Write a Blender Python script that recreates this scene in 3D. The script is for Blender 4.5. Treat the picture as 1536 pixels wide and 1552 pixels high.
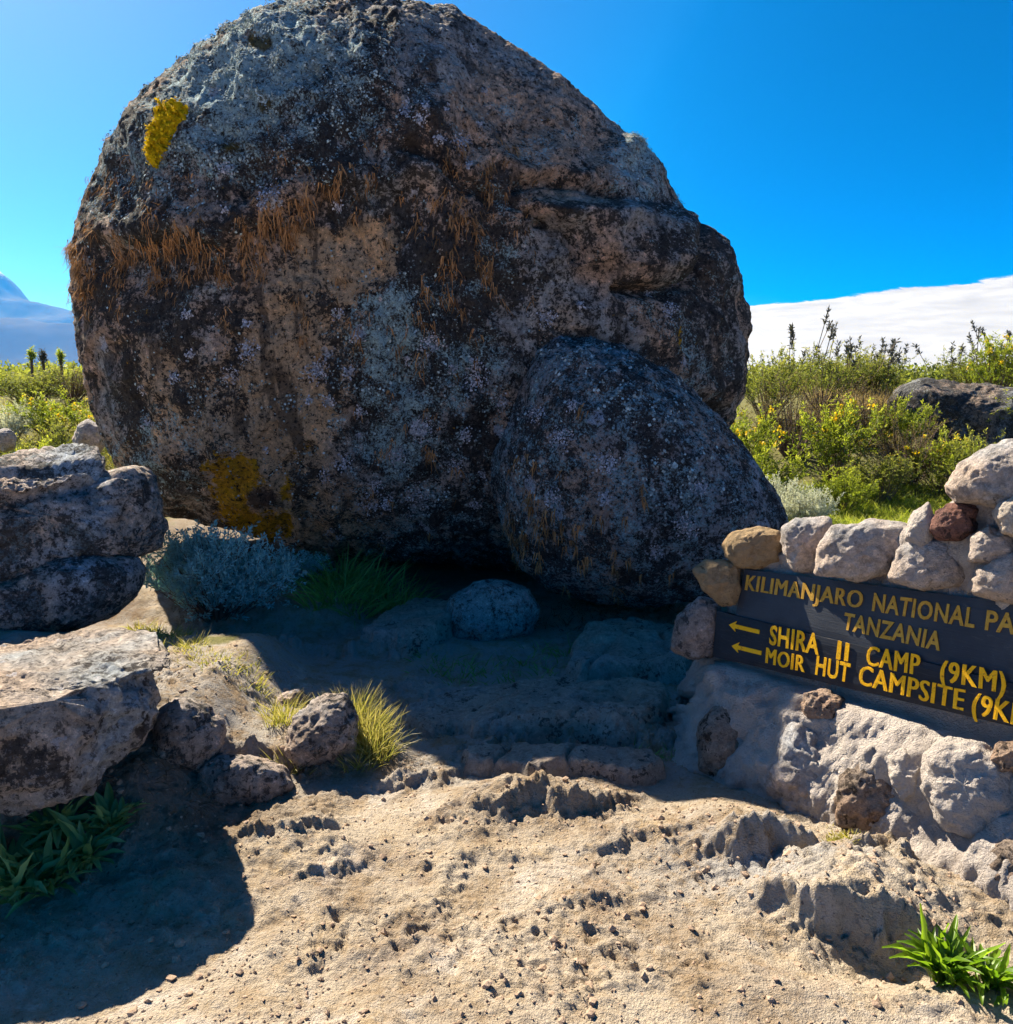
import bpy, math, random
import numpy as np
from mathutils import Vector, Matrix

S = bpy.context.scene
for o in list(bpy.data.objects):
    bpy.data.objects.remove(o)
COL = S.collection
R = math.radians

# ------------------------------------------------------------------ camera
IW, IH, F = 1536.0, 1552.0, 1330.0
CAMH = 1.6
PITCH = math.atan(206.0 / F)
cam = bpy.data.cameras.new('camera')
cam.sensor_fit = 'HORIZONTAL'
cam.sensor_width = 36.0
cam.lens = 36.0 * F / IW
cam.clip_start = 0.05
cam.clip_end = 60000.0
camo = bpy.data.objects.new('camera', cam)
camo.location = (0, 0, CAMH)
camo.rotation_euler = (math.pi / 2 - PITCH, 0, 0)
COL.objects.link(camo)
S.camera = camo

# ------------------------------------------------------------------ sky, sun, exposure
SUN_AZ = R(40.0)      # to the left of straight ahead
SUN_EL = R(43.8)
world = bpy.data.worlds.new('World')
S.world = world
world.use_nodes = True
wn = world.node_tree
wn.nodes.clear()
sky = wn.nodes.new('ShaderNodeTexSky')
sky.sky_type = 'NISHITA'
sky.sun_disc = False
sky.sun_elevation = SUN_EL
sky.sun_rotation = -SUN_AZ
sky.altitude = 3800.0
sky.air_density = 0.35
sky.dust_density = 8.0
sky.ozone_density = 6.0
hs = wn.nodes.new('ShaderNodeHueSaturation')
hs.inputs['Saturation'].default_value = 1.36
hs.inputs['Hue'].default_value = 0.49
hs.inputs['Value'].default_value = 0.9
bg = wn.nodes.new('ShaderNodeBackground')
bg.inputs['Strength'].default_value = 0.12
wo = wn.nodes.new('ShaderNodeOutputWorld')
wn.links.new(sky.outputs[0], hs.inputs['Color'])
wn.links.new(hs.outputs[0], bg.inputs['Color'])
wn.links.new(bg.outputs[0], wo.inputs['Surface'])

sun = bpy.data.lights.new('sun', 'SUN')
sun.energy = 5.0
sun.angle = R(0.5)
sun.color = (1.0, 0.94, 0.85)
suno = bpy.data.objects.new('sun', sun)
sd = Vector((-math.sin(SUN_AZ) * math.cos(SUN_EL), math.cos(SUN_AZ) * math.cos(SUN_EL), math.sin(SUN_EL)))
suno.rotation_euler = sd.to_track_quat('Z', 'Y').to_euler()
suno.location = (-6, 8, 12)
COL.objects.link(suno)

vs = S.view_settings
vs.view_transform = 'Standard'
vs.look = 'None'
vs.exposure = 1.55
vs.gamma = 1.0
vs.use_curve_mapping = False
S.cycles.max_bounces = 5
S.cycles.diffuse_bounces = 3
S.cycles.transparent_max_bounces = 8
S.cycles.volume_bounces = 0

# ------------------------------------------------------------------ pixel <-> world
FWD = np.array([0, math.cos(PITCH), -math.sin(PITCH)])
UPV = np.array([0, math.sin(PITCH), math.cos(PITCH)])
CAM = np.array([0, 0, CAMH])


def ray(px, py):
    return np.array([1.0, 0, 0]) * ((px - 768) / F) + FWD - UPV * ((py - 776) / F)


def at(px, py, Y):
    d = ray(px, py)
    return CAM + d * (Y / d[1])


def gpx(px, py, z=0.0):
    d = ray(px, py)
    return CAM + d * ((z - CAMH) / d[2])


def proj(p):
    q = p - CAM
    f = q @ FWD
    f = np.where(np.abs(f) < 1e-6, 1e-6, f)
    return 768 + F * q[..., 0] / f, 776 - F * (q @ UPV) / f


# ------------------------------------------------------------------ numpy noise
_r = np.random.RandomState(7)
_perm = _r.permutation(256).astype(np.int32)
_perm = np.concatenate([_perm, _perm, _perm])
_g = _r.normal(size=(256, 3))
_g /= np.linalg.norm(_g, axis=1)[:, None]


def noise(p):
    """gradient noise, roughly -1..1"""
    pi = np.floor(p).astype(np.int64)
    f = p - pi
    pi = (pi & 255).astype(np.int32)
    u = f * f * f * (f * (f * 6 - 15) + 10)
    out = 0
    for dx in (0, 1):
        wx = u[..., 0] if dx else 1 - u[..., 0]
        for dy in (0, 1):
            wy = u[..., 1] if dy else 1 - u[..., 1]
            for dz in (0, 1):
                wz = u[..., 2] if dz else 1 - u[..., 2]
                h = _perm[_perm[_perm[(pi[..., 0] + dx) & 255] + ((pi[..., 1] + dy) & 255)] + ((pi[..., 2] + dz) & 255)]
                g = _g[h]
                out = out + wx * wy * wz * (g[..., 0] * (f[..., 0] - dx) + g[..., 1] * (f[..., 1] - dy) + g[..., 2] * (f[..., 2] - dz))
    return out * 1.5


def fbm(p, o=4, gain=0.5, lac=2.03):
    a, s, out = 1.0, 1.0, 0
    for k in range(o):
        out = out + a * noise(p * s + 17.3 * k)
        a *= gain
        s *= lac
    return out


def ridged(p, o=3, gain=0.5, lac=2.1):
    a, s, out = 1.0, 1.0, 0
    for k in range(o):
        out = out + a * (1 - 2 * np.abs(noise(p * s + 9.1 * k)))
        a *= gain
        s *= lac
    return out


def ss(a, b, x):
    t = np.clip((x - a) / (b - a), 0, 1)
    return t * t * (3 - 2 * t)


def poly_sd(pts, px, py):
    """signed distance to polygon, positive inside (2D, vectorised)"""
    d = np.full(np.shape(px), 1e18)
    ins = np.zeros(np.shape(px), bool)
    n = len(pts)
    for i in range(n):
        ax, ay = pts[i]
        bx, by = pts[(i + 1) % n]
        ex, ey = bx - ax, by - ay
        wx, wy = px - ax, py - ay
        t = np.clip((wx * ex + wy * ey) / (ex * ex + ey * ey + 1e-9), 0, 1)
        d = np.minimum(d, (wx - ex * t) ** 2 + (wy - ey * t) ** 2)
        c = (ay > py) != (by > py)
        xi = ax + (py - ay) * ex / (ey if abs(ey) > 1e-9 else 1e-9)
        ins ^= c & (px < xi)
    d = np.sqrt(d)
    return np.where(ins, d, -d)


def line_d(pts, px, py):
    """distance to a polyline"""
    d = np.full(np.shape(px), 1e18)
    for i in range(len(pts) - 1):
        ax, ay = pts[i]
        bx, by = pts[i + 1]
        ex, ey = bx - ax, by - ay
        wx, wy = px - ax, py - ay
        t = np.clip((wx * ex + wy * ey) / (ex * ex + ey * ey + 1e-9), 0, 1)
        d = np.minimum(d, (wx - ex * t) ** 2 + (wy - ey * t) ** 2)
    return np.sqrt(d)


def blob(px, py, cx, cy, rx, ry):
    return np.exp(-(((px - cx) / rx) ** 2 + ((py - cy) / ry) ** 2))


# ------------------------------------------------------------------ mesh helpers
def mesh_np(name, v, f, mat=None, smooth=True, attrs=None):
    me = bpy.data.meshes.new(name)
    v = np.ascontiguousarray(v, dtype=np.float32).reshape(-1, 3)
    f = np.ascontiguousarray(f, dtype=np.int32)
    k = f.shape[1]
    me.vertices.add(len(v))
    me.vertices.foreach_set('co', v.ravel())
    me.loops.add(f.size)
    me.loops.foreach_set('vertex_index', f.ravel())
    me.polygons.add(len(f))
    me.polygons.foreach_set('loop_start', np.arange(0, f.size, k, dtype=np.int32))
    me.update(calc_edges=True)
    me.polygons.foreach_set('use_smooth', np.full(len(f), smooth))
    if attrs:
        for n, a in attrs.items():
            me.attributes.new(n, 'FLOAT', 'POINT').data.foreach_set('value', np.ascontiguousarray(a, dtype=np.float32).ravel())
    if mat:
        me.materials.append(mat)
    return me


def link(name, me, parent=None, loc=None):
    o = bpy.data.objects.new(name, me)
    COL.objects.link(o)
    if parent:
        o.parent = parent
    if loc is not None:
        o.location = loc
    return o


def empty(name, loc=(0, 0, 0), rz=0.0, sc=1.0):
    o = bpy.data.objects.new(name, None)
    o.empty_display_size = 0.2
    COL.objects.link(o)
    o.location = loc
    o.rotation_euler = (0, 0, rz)
    o.scale = (sc, sc, sc)
    return o


def tag(o, label=None, cat=None, group=None, kind=None):
    if label:
        o['label'] = label
    if cat:
        o['category'] = cat
    if group:
        o['group'] = group
    if kind:
        o['kind'] = kind
    return o


def grid_faces(nu, nv, wrap_v=False):
    i = np.arange(nu - 1)[:, None]
    j = np.arange(nv if wrap_v else nv - 1)[None, :]
    j2 = (j + 1) % nv
    a = i * nv + j
    b = i * nv + j2
    c = (i + 1) * nv + j2
    d = (i + 1) * nv + j
    return np.stack([a, b, c, d], -1).reshape(-1, 4)


# ------------------------------------------------------------------ node helpers
class NT:
    def __init__(self, name):
        self.m = bpy.data.materials.new(name)
        self.m.use_nodes = True
        self.t = self.m.node_tree
        self.t.nodes.clear()
        self.out = self.n('ShaderNodeOutputMaterial')

    def n(self, ty, **kw):
        x = self.t.nodes.new(ty)
        for k, v in kw.items():
            setattr(x, k, v)
        return x

    def l(self, a, b):
        self.t.links.new(a, b)

    def put(self, sock, v):
        if isinstance(v, (int, float)):
            sock.default_value = v
        elif isinstance(v, (tuple, list)):
            sock.default_value = tuple(v) + ((1.0,) if len(v) == 3 and len(sock.default_value) == 4 else ())
        else:
            self.l(v, sock)

    def coord(self, scale=None):
        c = self.n('ShaderNodeTexCoord').outputs['Object']
        if scale:
            mp = self.n('ShaderNodeMapping')
            self.l(c, mp.inputs['Vector'])
            mp.inputs['Scale'].default_value = scale
            return mp.outputs[0]
        return c

    def noise(self, vec, scale, detail=4, rough=0.55, dist=0.0):
        x = self.n('ShaderNodeTexNoise')
        self.l(vec, x.inputs['Vector'])
        x.inputs['Scale'].default_value = scale
        x.inputs['Detail'].default_value = detail
        x.inputs['Roughness'].default_value = rough
        x.inputs['Distortion'].default_value = dist
        return x.outputs['Fac']

    def voro(self, vec, scale, feature='F1'):
        x = self.n('ShaderNodeTexVoronoi', feature=feature)
        self.l(vec, x.inputs['Vector'])
        x.inputs['Scale'].default_value = scale
        return x

    def attr(self, name):
        return self.n('ShaderNodeAttribute', attribute_name=name).outputs['Fac']

    def step(self, x, a, b, lo=0.0, hi=1.0):
        m = self.n('ShaderNodeMapRange', interpolation_type='SMOOTHSTEP')
        self.put(m.inputs['Value'], x)
        for i, v in zip(('From Min', 'From Max', 'To Min', 'To Max'), (a, b, lo, hi)):
            self.put(m.inputs[i], v)
        return m.outputs['Result']

    def math(self, op, a, b=0.0, clamp=False):
        m = self.n('ShaderNodeMath', operation=op, use_clamp=clamp)
        self.put(m.inputs[0], a)
        self.put(m.inputs[1], b)
        return m.outputs[0]

    def mix(self, fac, a, b, mode='MIX'):
        m = self.n('ShaderNodeMix', data_type='RGBA', blend_type=mode)
        self.put(m.inputs[0], fac)
        self.put(m.inputs[6], a)
        self.put(m.inputs[7], b)
        return m.outputs[2]

    def bump(self, h, strength, dist, prev=None):
        b = self.n('ShaderNodeBump')
        b.inputs['Strength'].default_value = strength
        b.inputs['Distance'].default_value = dist
        self.l(h, b.inputs['Height'])
        if prev is not None:
            self.l(prev, b.inputs['Normal'])
        return b.outputs[0]

    def principled(self, col, rough=0.9, normal=None, spec=0.2):
        p = self.n('ShaderNodeBsdfPrincipled')
        self.put(p.inputs['Base Color'], col)
        self.put(p.inputs['Roughness'], rough)
        p.inputs['Specular IOR Level'].default_value = spec
        if normal is not None:
            self.l(normal, p.inputs['Normal'])
        self.l(p.outputs[0], self.out.inputs['Surface'])
        return p


def rock_material(name, dark=(.035, .031, .030), mid=(.16, .125, .10), tan=(.30, .20, .12), pale=(.36, .36, .37),
                  lichen=(.20, .27, .29), white=(.55, .52, .55), tan_amt=0.2, lich_amt=0.35, white_amt=0.3,
                  dark_amt=0.5, pale_amt=0.4, spot=9.0, use_attr=False, bump=0.03, yellow=False, rough_scale=1.0,
                  mott=.8, patch=1.2):
    t = NT(name)
    c = t.coord()
    n1 = t.noise(c, 2.2 * rough_scale, 4, .62, .3)
    n2 = t.noise(c, 9 * rough_scale, 4, .68)
    n3 = t.noise(c, 38 * rough_scale, 4, .72)
    n4 = t.noise(c, 120 * rough_scale, 2, .7)
    A = (lambda n, v: t.attr(n)) if use_attr else (lambda n, v: v)
    a_tan = A('tan', tan_amt)
    a_lich = A('lich', lich_amt)
    a_dark = A('dark', dark_amt)
    mixn = t.math('ADD', t.math('MULTIPLY', n1, .5), t.math('ADD', t.math('MULTIPLY', n2, .3), t.math('MULTIPLY', n3, .25)))
    # the bare rock
    col = t.mix(t.step(n2, .3, .72), mid, tuple(x * .55 for x in mid))
    col = t.mix(t.math('MULTIPLY', t.step(t.math('ADD', n3, t.math('MULTIPLY', n1, .5)), .62, .95), .55), col, tuple(min(1, x * 1.9) for x in mid))
    warm = t.step(t.noise(c, .9 * rough_scale, 4, .6, .5), .40, .60)
    col = t.mix(1.0, col, t.mix(warm, (1.18, .96, .80), (.84, .98, 1.12)), 'MULTIPLY')
    # tan, freshly broken or washed rock
    ft = t.step(t.math('ADD', a_tan, t.math('MULTIPLY', t.math('SUBTRACT', mixn, .5), 1.1)), .25, .75)
    col = t.mix(ft, col, t.mix(n3, tuple(x * .65 for x in tan), tan))
    # black crust
    fd = t.step(t.math('ADD', t.math('ADD', t.math('MULTIPLY', a_dark, .8), t.math('MULTIPLY', t.math('SUBTRACT', n1, .5), patch)), t.math('MULTIPLY', t.math('SUBTRACT', t.math('ADD', t.math('MULTIPLY', n3, .6), t.math('MULTIPLY', n2, .5)), .55), 3.2)), .32, .5)
    col = t.mix(t.math('MULTIPLY', fd, .93), col, dark)
    if use_attr:
        stk = t.noise(t.coord((3.2, 3.2, .55)), 1.6, 5, .65, .25)
        col = t.mix(t.math('MULTIPLY', t.step(stk, .53, .62), .72), col, dark)
        col = t.mix(t.math('MULTIPLY', t.step(stk, .45, .36), .45), col, t.mix(1.0, col, (1.9, 1.7, 1.5), 'MULTIPLY'))
    # grey-blue leafy lichen
    nl = t.math('ADD', t.math('MULTIPLY', t.noise(c, 5.0 * rough_scale, 5, .7, .4), .55), t.math('MULTIPLY', t.noise(c, 55 * rough_scale, 4, .75), .6))
    fl = t.step(t.math('ADD', t.math('MULTIPLY', a_lich, .30), nl), .70, .80)
    col = t.mix(t.math('MULTIPLY', fl, .9), col, t.mix(n4, tuple(x * .35 for x in lichen), tuple(min(1, x * 1.5) for x in lichen)))
    # small pale specks
    fs = t.step(t.noise(c, 75 * rough_scale, 3, .6), .66 - .1 * pale_amt, .74 - .08 * pale_amt)
    fs = t.math('MULTIPLY', fs, t.step(t.math('ADD', n1, t.math('MULTIPLY', a_lich, .22)), .52, .66))
    col = t.mix(t.math('MULTIPLY', fs, .8 * pale_amt + .2), col, t.mix(n2, pale, tuple(x * .6 for x in pale)))
    # rosettes of white crust
    cw = t.n('ShaderNodeVectorMath', operation='ADD')
    nz = t.n('ShaderNodeTexNoise')
    t.l(c, nz.inputs['Vector'])
    nz.inputs['Scale'].default_value = 22
    sc = t.n('ShaderNodeVectorMath', operation='SCALE')
    t.l(nz.outputs['Color'], sc.inputs[0])
    sc.inputs['Scale'].default_value = .07
    t.l(c, cw.inputs[0])
    t.l(sc.outputs[0], cw.inputs[1])
    v = t.voro(cw.outputs[0], spot)
    sep = t.n('ShaderNodeSeparateColor')
    t.l(v.outputs['Color'], sep.inputs[0])
    rad = t.math('MULTIPLY', t.step(sep.outputs[0], t.math('SUBTRACT', 1.0, A('white', white_amt)), 1.0), .42)
    fw = t.math('MULTIPLY', t.step(t.math('SUBTRACT', rad, v.outputs['Distance']), 0.0, .06), t.step(n4, .34, .52))
    col = t.mix(t.math('MULTIPLY', fw, .85), col, t.mix(sep.outputs[1], white, tuple(x * y for x, y in zip(white, (.72, .8, .85)))))
    if yellow:
        fy = t.step(t.math('ADD', t.attr('yellow'), t.math('MULTIPLY', t.math('SUBTRACT', t.math('ADD', t.math('MULTIPLY', n2, .7), t.math('MULTIPLY', n3, .6)), .65), 2.4)), .40, .62)
        col = t.mix(t.math('MULTIPLY', fy, .95), col, t.mix(n3, (.34, .17, .004), (.75, .43, .01)))
        fp = t.step(t.math('ADD', t.attr('purple'), t.math('MULTIPLY', t.math('SUBTRACT', n2, .5), .8)), .4, .65)
        col = t.mix(t.math('MULTIPLY', fp, .85), col, (.085, .055, .045))
        fo = t.step(t.math('ADD', t.attr('olive'), t.math('MULTIPLY', t.math('SUBTRACT', n2, .5), .8)), .4, .7)
        col = t.mix(t.math('MULTIPLY', fo, .9), col, t.mix(n3, (.06, .04, .004), (.17, .12, .01)))
    # strong fine mottling of the weathered skin
    gr = t.noise(c, 24 * rough_scale, 5, .82)
    col = t.mix(t.math('MULTIPLY', t.step(gr, .50, .38), mott), col, tuple(x * .55 for x in dark))
    col = t.mix(t.math('MULTIPLY', t.step(gr, .56, .68), mott * .75), col, t.mix(1.0, col, (2.3, 2.25, 2.2), 'MULTIPLY'))
    nb = t.bump(t.noise(c, 34 * rough_scale, 6, .78), 1.0, bump * 1.3)
    t.principled(col, .93, nb, .15)
    return t.m


def flat_material(name, c1, c2, scale=8.0, rough=.9, bump=.01, c3=None, spec=.2):
    t = NT(name)
    c = t.coord()
    n1 = t.noise(c, scale, 6, .65, .2)
    n2 = t.noise(c, scale * 6, 4, .7)
    col = t.mix(t.step(t.math('ADD', t.math('MULTIPLY', n1, .65), t.math('MULTIPLY', n2, .35)), .32, .68), c1, c2)
    if c3:
        col = t.mix(t.step(t.noise(c, scale * 2.3, 5, .7), .56, .7), col, c3)
    nb = t.bump(t.math('ADD', n2, n1), .8, bump) if bump else None
    t.principled(col, rough, nb, spec)
    return t.m


def leaf_material(name, c1, c2, trans=.45, rough=.55, tip=None, spec=.3):
    """c1..c2 by a per-leaf random value; tip colour for young ends (attribute 't')"""
    t = NT(name)
    r = t.attr('rnd')
    col = t.mix(r, c1, c2)
    if tip:
        col = t.mix(t.step(t.attr('t'), .55, 1.0), col, tip)
    p = t.n('ShaderNodeBsdfPrincipled')
    t.l(col, p.inputs['Base Color'])
    p.inputs['Roughness'].default_value = rough
    p.inputs['Specular IOR Level'].default_value = spec
    tr = t.n('ShaderNodeBsdfTranslucent')
    t.l(t.mix(1.0, col, (1.25, 1.2, .7), 'MULTIPLY'), tr.inputs['Color'])
    m = t.n('ShaderNodeMixShader')
    m.inputs[0].default_value = trans
    t.l(p.outputs[0], m.inputs[1])
    t.l(tr.outputs[0], m.inputs[2])
    t.l(m.outputs[0], t.out.inputs['Surface'])
    return t.m


# ------------------------------------------------------------------ rocks from a traced outline, inflated to real depth
def outline_radius(outl, c, nt):
    th = np.linspace(0, 2 * math.pi, nt, endpoint=False)
    p = np.array(outl, float) - np.array(c)
    rad = np.zeros(nt)
    n = len(p)
    dx, dy = np.cos(th), -np.sin(th)          # pixel y runs down
    for i in range(n):
        a, b = p[i], p[(i + 1) % n]
        e = b - a
        den = dx * e[1] - dy * e[0]
        den = np.where(np.abs(den) < 1e-9, 1e-9, den)
        t = (a[0] * e[1] - a[1] * e[0]) / den
        s = (a[0] * dy - a[1] * dx) / den
        ok = (t > 0) & (s >= -1e-6) & (s <= 1 + 1e-6)
        rad = np.where(ok, np.maximum(rad, t), rad)
    return th, rad


def rock_surface(outl, Y, depth, res, boxy=.8, center=None, back=None, smooth=3, seed=0):
    """returns pts (np,nt,3), normals, centre"""
    nphi, nt = res
    c = center or (sum(p[0] for p in outl) / len(outl), sum(p[1] for p in outl) / len(outl))
    th, rad = outline_radius(outl, c, nt)
    k = max(1, int(nt * smooth / 360.0))
    ker = np.hanning(2 * k + 3)
    ker /= ker.sum()
    rad = np.convolve(np.concatenate([rad[-k - 1:], rad, rad[:k + 1]]), ker, 'valid')
    C = at(c[0], c[1], Y)
    d = C - CAM
    dist = np.linalg.norm(d)
    d = d / dist
    r = np.cross(d, [0, 0, 1.0])
    r /= np.linalg.norm(r)
    u = np.cross(r, d)
    back = back or depth
    q = np.linspace(0, 1, nphi)
    phi = math.pi * q if depth == back else math.pi * q

    def build(Rm, ph):
        g = np.abs(np.sin(ph)) ** boxy
        h = np.sign(np.cos(ph)) * np.abs(np.cos(ph)) ** boxy
        dd = np.where(h > 0, depth, back) * h
        rr = g[:, None] * Rm[None, :]
        return (C + rr[..., None] * (np.cos(th)[None, :, None] * r + np.sin(th)[None, :, None] * u) - dd[:, None, None] * d)

    Rm = rad * dist / F
    pc = np.linspace(0.1, math.pi - .1, 26)
    for it in range(6):
        P = build(Rm, pc)
        X, Yp = proj(P)
        a = np.arctan2(-(Yp - c[1]), X - c[0])
        pr = np.hypot(X - c[0], Yp - c[1])
        i = pr.argmax(0)
        j = np.arange(nt)
        tgt = np.interp(np.mod(a[i, j], 2 * math.pi), np.append(th, 2 * math.pi), np.append(rad, rad[0]))
        Rm = Rm * np.clip(tgt / pr[i, j], .6, 1.5)
    P = build(Rm, phi)
    # approximate outward normal
    q = P - C
    a_, b_, e_ = q @ r, q @ u, q @ d
    Rmean = Rm.mean()
    ew = np.where(e_ < 0, depth, back)
    N = (a_ / Rmean ** 2)[..., None] * r + (b_ / Rmean ** 2)[..., None] * u + (e_ / ew ** 2)[..., None] * d
    N /= np.linalg.norm(N, axis=-1)[..., None] + 1e-9
    return P, N, C, Rmean


def unit_(v):
    return v / np.linalg.norm(v)


def rock(name, outl, Y, depth, mat, res=(90, 150), seed=0, boxy=.8, rough=1.0, center=None, back=None, extra=None,
         attrs=None, smooth=3, label=None, cat='rock', group=None, parent=None, crumble=1.0, base=None, ret=False, clip=None, fit=False):
    P, N, C, Rm = rock_surface(outl, Y, depth, res, boxy, center, back, smooth, seed)
    px, py = proj(P)
    o = seed * 7.31
    # medium lumps follow the size of the rock, fine relief keeps real-world size
    disp = rough * Rm * (.09 * fbm(P / Rm * 1.1 + o, 3) + .035 * ridged(P / Rm * 2.6 + o, 3))
    disp = disp + rough * crumble * (.010 * fbm(P * 9 + o, 3) + .006 * ridged(P * 26 + o, 2))
    if extra is not None:
        disp = disp + extra(px, py, P, N)
    P = P + N * disp[..., None]
    if fit:
        c0 = center or (sum(a[0] for a in outl) / len(outl), sum(a[1] for a in outl) / len(outl))
        th_, rad_ = outline_radius(outl, c0, res[1])
        dv = unit_(C - CAM)
        for it in range(3):
            X_, Y_ = proj(P)
            a_ = np.arctan2(-(Y_ - c0[1]), X_ - c0[0])
            pr_ = np.hypot(X_ - c0[0], Y_ - c0[1])
            i_ = pr_.argmax(0)
            j_ = np.arange(res[1])
            tg = np.interp(np.mod(a_[i_, j_], 2 * math.pi), np.append(th_, 2 * math.pi), np.append(rad_, rad_[0]))
            k_ = np.clip(tg / pr_[i_, j_], .8, 1.25)
            w_ = max(2, res[1] // 60)
            ke = np.hanning(2 * w_ + 3)
            ke /= ke.sum()
            k_ = np.convolve(np.concatenate([k_[-w_ - 1:], k_, k_[:w_ + 1]]), ke, 'valid')
            q_ = P - C
            ax_ = (q_ @ dv)[..., None] * dv
            P = C + ax_ + (q_ - ax_) * k_[None, :, None]
    if clip is not None:
        zm = clip(P)
        k = .02
        h = np.clip(.5 + .5 * (zm - P[..., 2]) / k, 0, 1)
        P[..., 2] = zm * (1 - h) + P[..., 2] * h - k * h * (1 - h)
    v = P.reshape(-1, 3)
    f = grid_faces(res[0], res[1], True)[:, ::-1]
    at_ = attrs(px, py, P, N) if attrs else None
    loc = Vector((C[0], C[1], v[:, 2].min())) if base is None else Vector(base)
    me = mesh_np(name, v - np.array(loc), f, mat, True, at_)
    ob = link(name, me, parent, loc)
    if label:
        tag(ob, label, cat, group)
    if ret:
        return ob, P, N, px, py
    return ob

# ================================================================== GROUND
def gz(x, y, fine=False):
    """height of the ground, vectorised"""
    x = np.asarray(x, float)
    y = np.asarray(y, float)
    z = 0 * x
    # rise behind the boulders up to the moor
    z = z + 1.22 * ss(9.2, 15.0, y)
    # soil bank carrying the rock pile on the left
    z = z + .21 * ss(-1.02, -1.35, x) * ss(2.62, 3.0, y) * (1 - ss(4.4, 5.2, y))
    z = z + .07 * ss(-.55, -1.1, x) * ss(3.15, 3.6, y) * (1 - ss(4.3, 5.2, y))
    z = z + .13 * ss(5.35, 5.75, y + .12 * np.sin(x * 3)) * ss(-.6, -1.2, x) * (1 - ss(6.5, 9, y))
    # mound with the tufted stone
    z = z + .10 * np.exp(-(((x + .74) / .26) ** 2 + ((y - 3.62) / .22) ** 2))
    z = z + .10 * np.exp(-(((x + 2.9) / .8) ** 2 + ((y - 7.4) / .7) ** 2))
    # foreground humps and hollows
    z = z + .03 * np.exp(-(((x - .16) / .36) ** 2 + ((y - 3.09 - .1 * (x - .16)) / .12) ** 2))
    z = z + .035 * np.exp(-(((x - .02) / .22) ** 2 + ((y - 3.12) / .07) ** 2))
    z = z + .05 * np.exp(-(((x - .72) / .24) ** 2 + ((y - 2.86) / .17) ** 2))
    z = z - .05 * np.exp(-(((x - .80) / .13) ** 2 + ((y - 2.58) / .07) ** 2))
    z = z + .07 * np.exp(-(((x - 1.10) / .30) ** 2 + ((y - 2.50) / .16) ** 2))
    z = z - .09 * np.exp(-(((x - 1.08) / .26) ** 2 + ((y - 2.22) / .11) ** 2))
    z = z + .06 * np.exp(-(((x - 1.55) / .25) ** 2 + ((y - 2.45) / .2) ** 2))
    z = z + .03 * np.exp(-(((x + .75) / .32) ** 2 + ((y - 2.78) / .10) ** 2))
    z = z + .035 * np.exp(-(((x - .75) / .35) ** 2 + ((y - 2.08) / .12) ** 2))
    LW = np.zeros(np.shape(x))
    nr_ = np.where((np.hypot(x, y) < 8) & (y > 0))
    if nr_[0].size:
        xn, yn = x[nr_], y[nr_]
        LW[nr_] = (.08 * noise(np.stack([xn * 5, yn * 4, 0 * xn + 3.3], -1)) + .030 * noise(np.stack([xn * 14, yn * 12, 0 * xn], -1)) + .012 * noise(np.stack([xn * 45, yn * 30, 0 * xn], -1)))

    EDG = [np.zeros(np.shape(x))]

    def ledge(cx, cy, w, h, L, slope=0.0, sharp=.018):
        e = cy + slope * (x - cx) + LW * 1.3
        EDG[0] = np.maximum(EDG[0], np.exp(-((x - cx) / (w * 1.1)) ** 4) * np.exp(-((y - e) / .075) ** 2) * min(1, h / .06))
        return h * np.exp(-((x - cx) / w) ** 4) * ss(-sharp * 1.6, sharp * 1.6, y - e) * np.exp(-np.maximum(0, y - e) / L)
    z = z + ledge(.16, 3.02, .32, .065, .2, .12)
    z = z + ledge(.84, 2.66, .17, .09, .25, -.25)
    z = z + ledge(.48, 2.80, .24, .03, .2, .2)
    z = z + ledge(1.04, 2.30, .28, .11, .35, -.45)
    z = z + ledge(1.22, 2.62, .14, .06, .15, .1)
    z = z + ledge(-.78, 2.80, .17, .05, .15, .35)
    z = z + ledge(-.62, 2.66, .2, .03, .15, .2)
    z = z + ledge(-.1, 2.72, .25, .022, .15, .1)
    z = z + ledge(.30, 2.48, .22, .025, .15, .15)
    z = z + ledge(-.35, 3.3, .22, .04, .2, .2)
    z = z + ledge(-.9, 3.38, .25, .06, .2, .1)
    z = z + ledge(.35, 3.62, .5, .07, .3, .05)
    z = z + ledge(-.9, 4.9, .6, .06, .3, .1)
    # outer undulation
    P = np.stack([x, y, 0 * x], -1)
    far = ss(8, 40, y)
    z = z + (.03 + .35 * far) * fbm(P * (.55 - .49 * far[..., None]), 2)
    if fine:
        near = 1 - ss(7, 14, np.hypot(x, y))
        m = ss(-.15, .5, fbm(P * 1.9 + 3.1, 3))          # crumbly patches
        m = np.maximum(m, np.clip(.9 * np.exp(-((x - 1.0) / .45) ** 2 - ((y - 2.5) / .3) ** 2) + .8 * np.exp(-((x + .75) / .25) ** 2 - ((y - 2.78) / .12) ** 2) + .8 * np.exp(-((x - .15) / .35) ** 2 - ((y - 3.03) / .1) ** 2), 0, 1))
        m = np.maximum(m, EDG[0])
        z = z + near * EDG[0] * (.028 * fbm(P * 13 + 6, 4, .62) + .014 * ridged(P * 27, 2))
        z = z + near * (.016 * fbm(P * 2.6 + 1, 3) + (.004 + .014 * m) * fbm(P * 11, 3))
        rr = ridged(P * np.array([15., 21., 1.]) + 5, 3)
        z = z + near * (.003 + .009 * m) * rr
        c1 = fbm(P * 19 + 2, 3, .65)
        z = z + near * ((.003 + .013 * m) * np.maximum(0, c1 - .05) - (.002 + .010 * m) * np.maximum(0, fbm(P * 14 + 9, 3, .6) - .25))
        z = z + near * (.0018 + .0035 * m) * fbm(P * 62 + 4, 2, .7)
    return z


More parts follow.
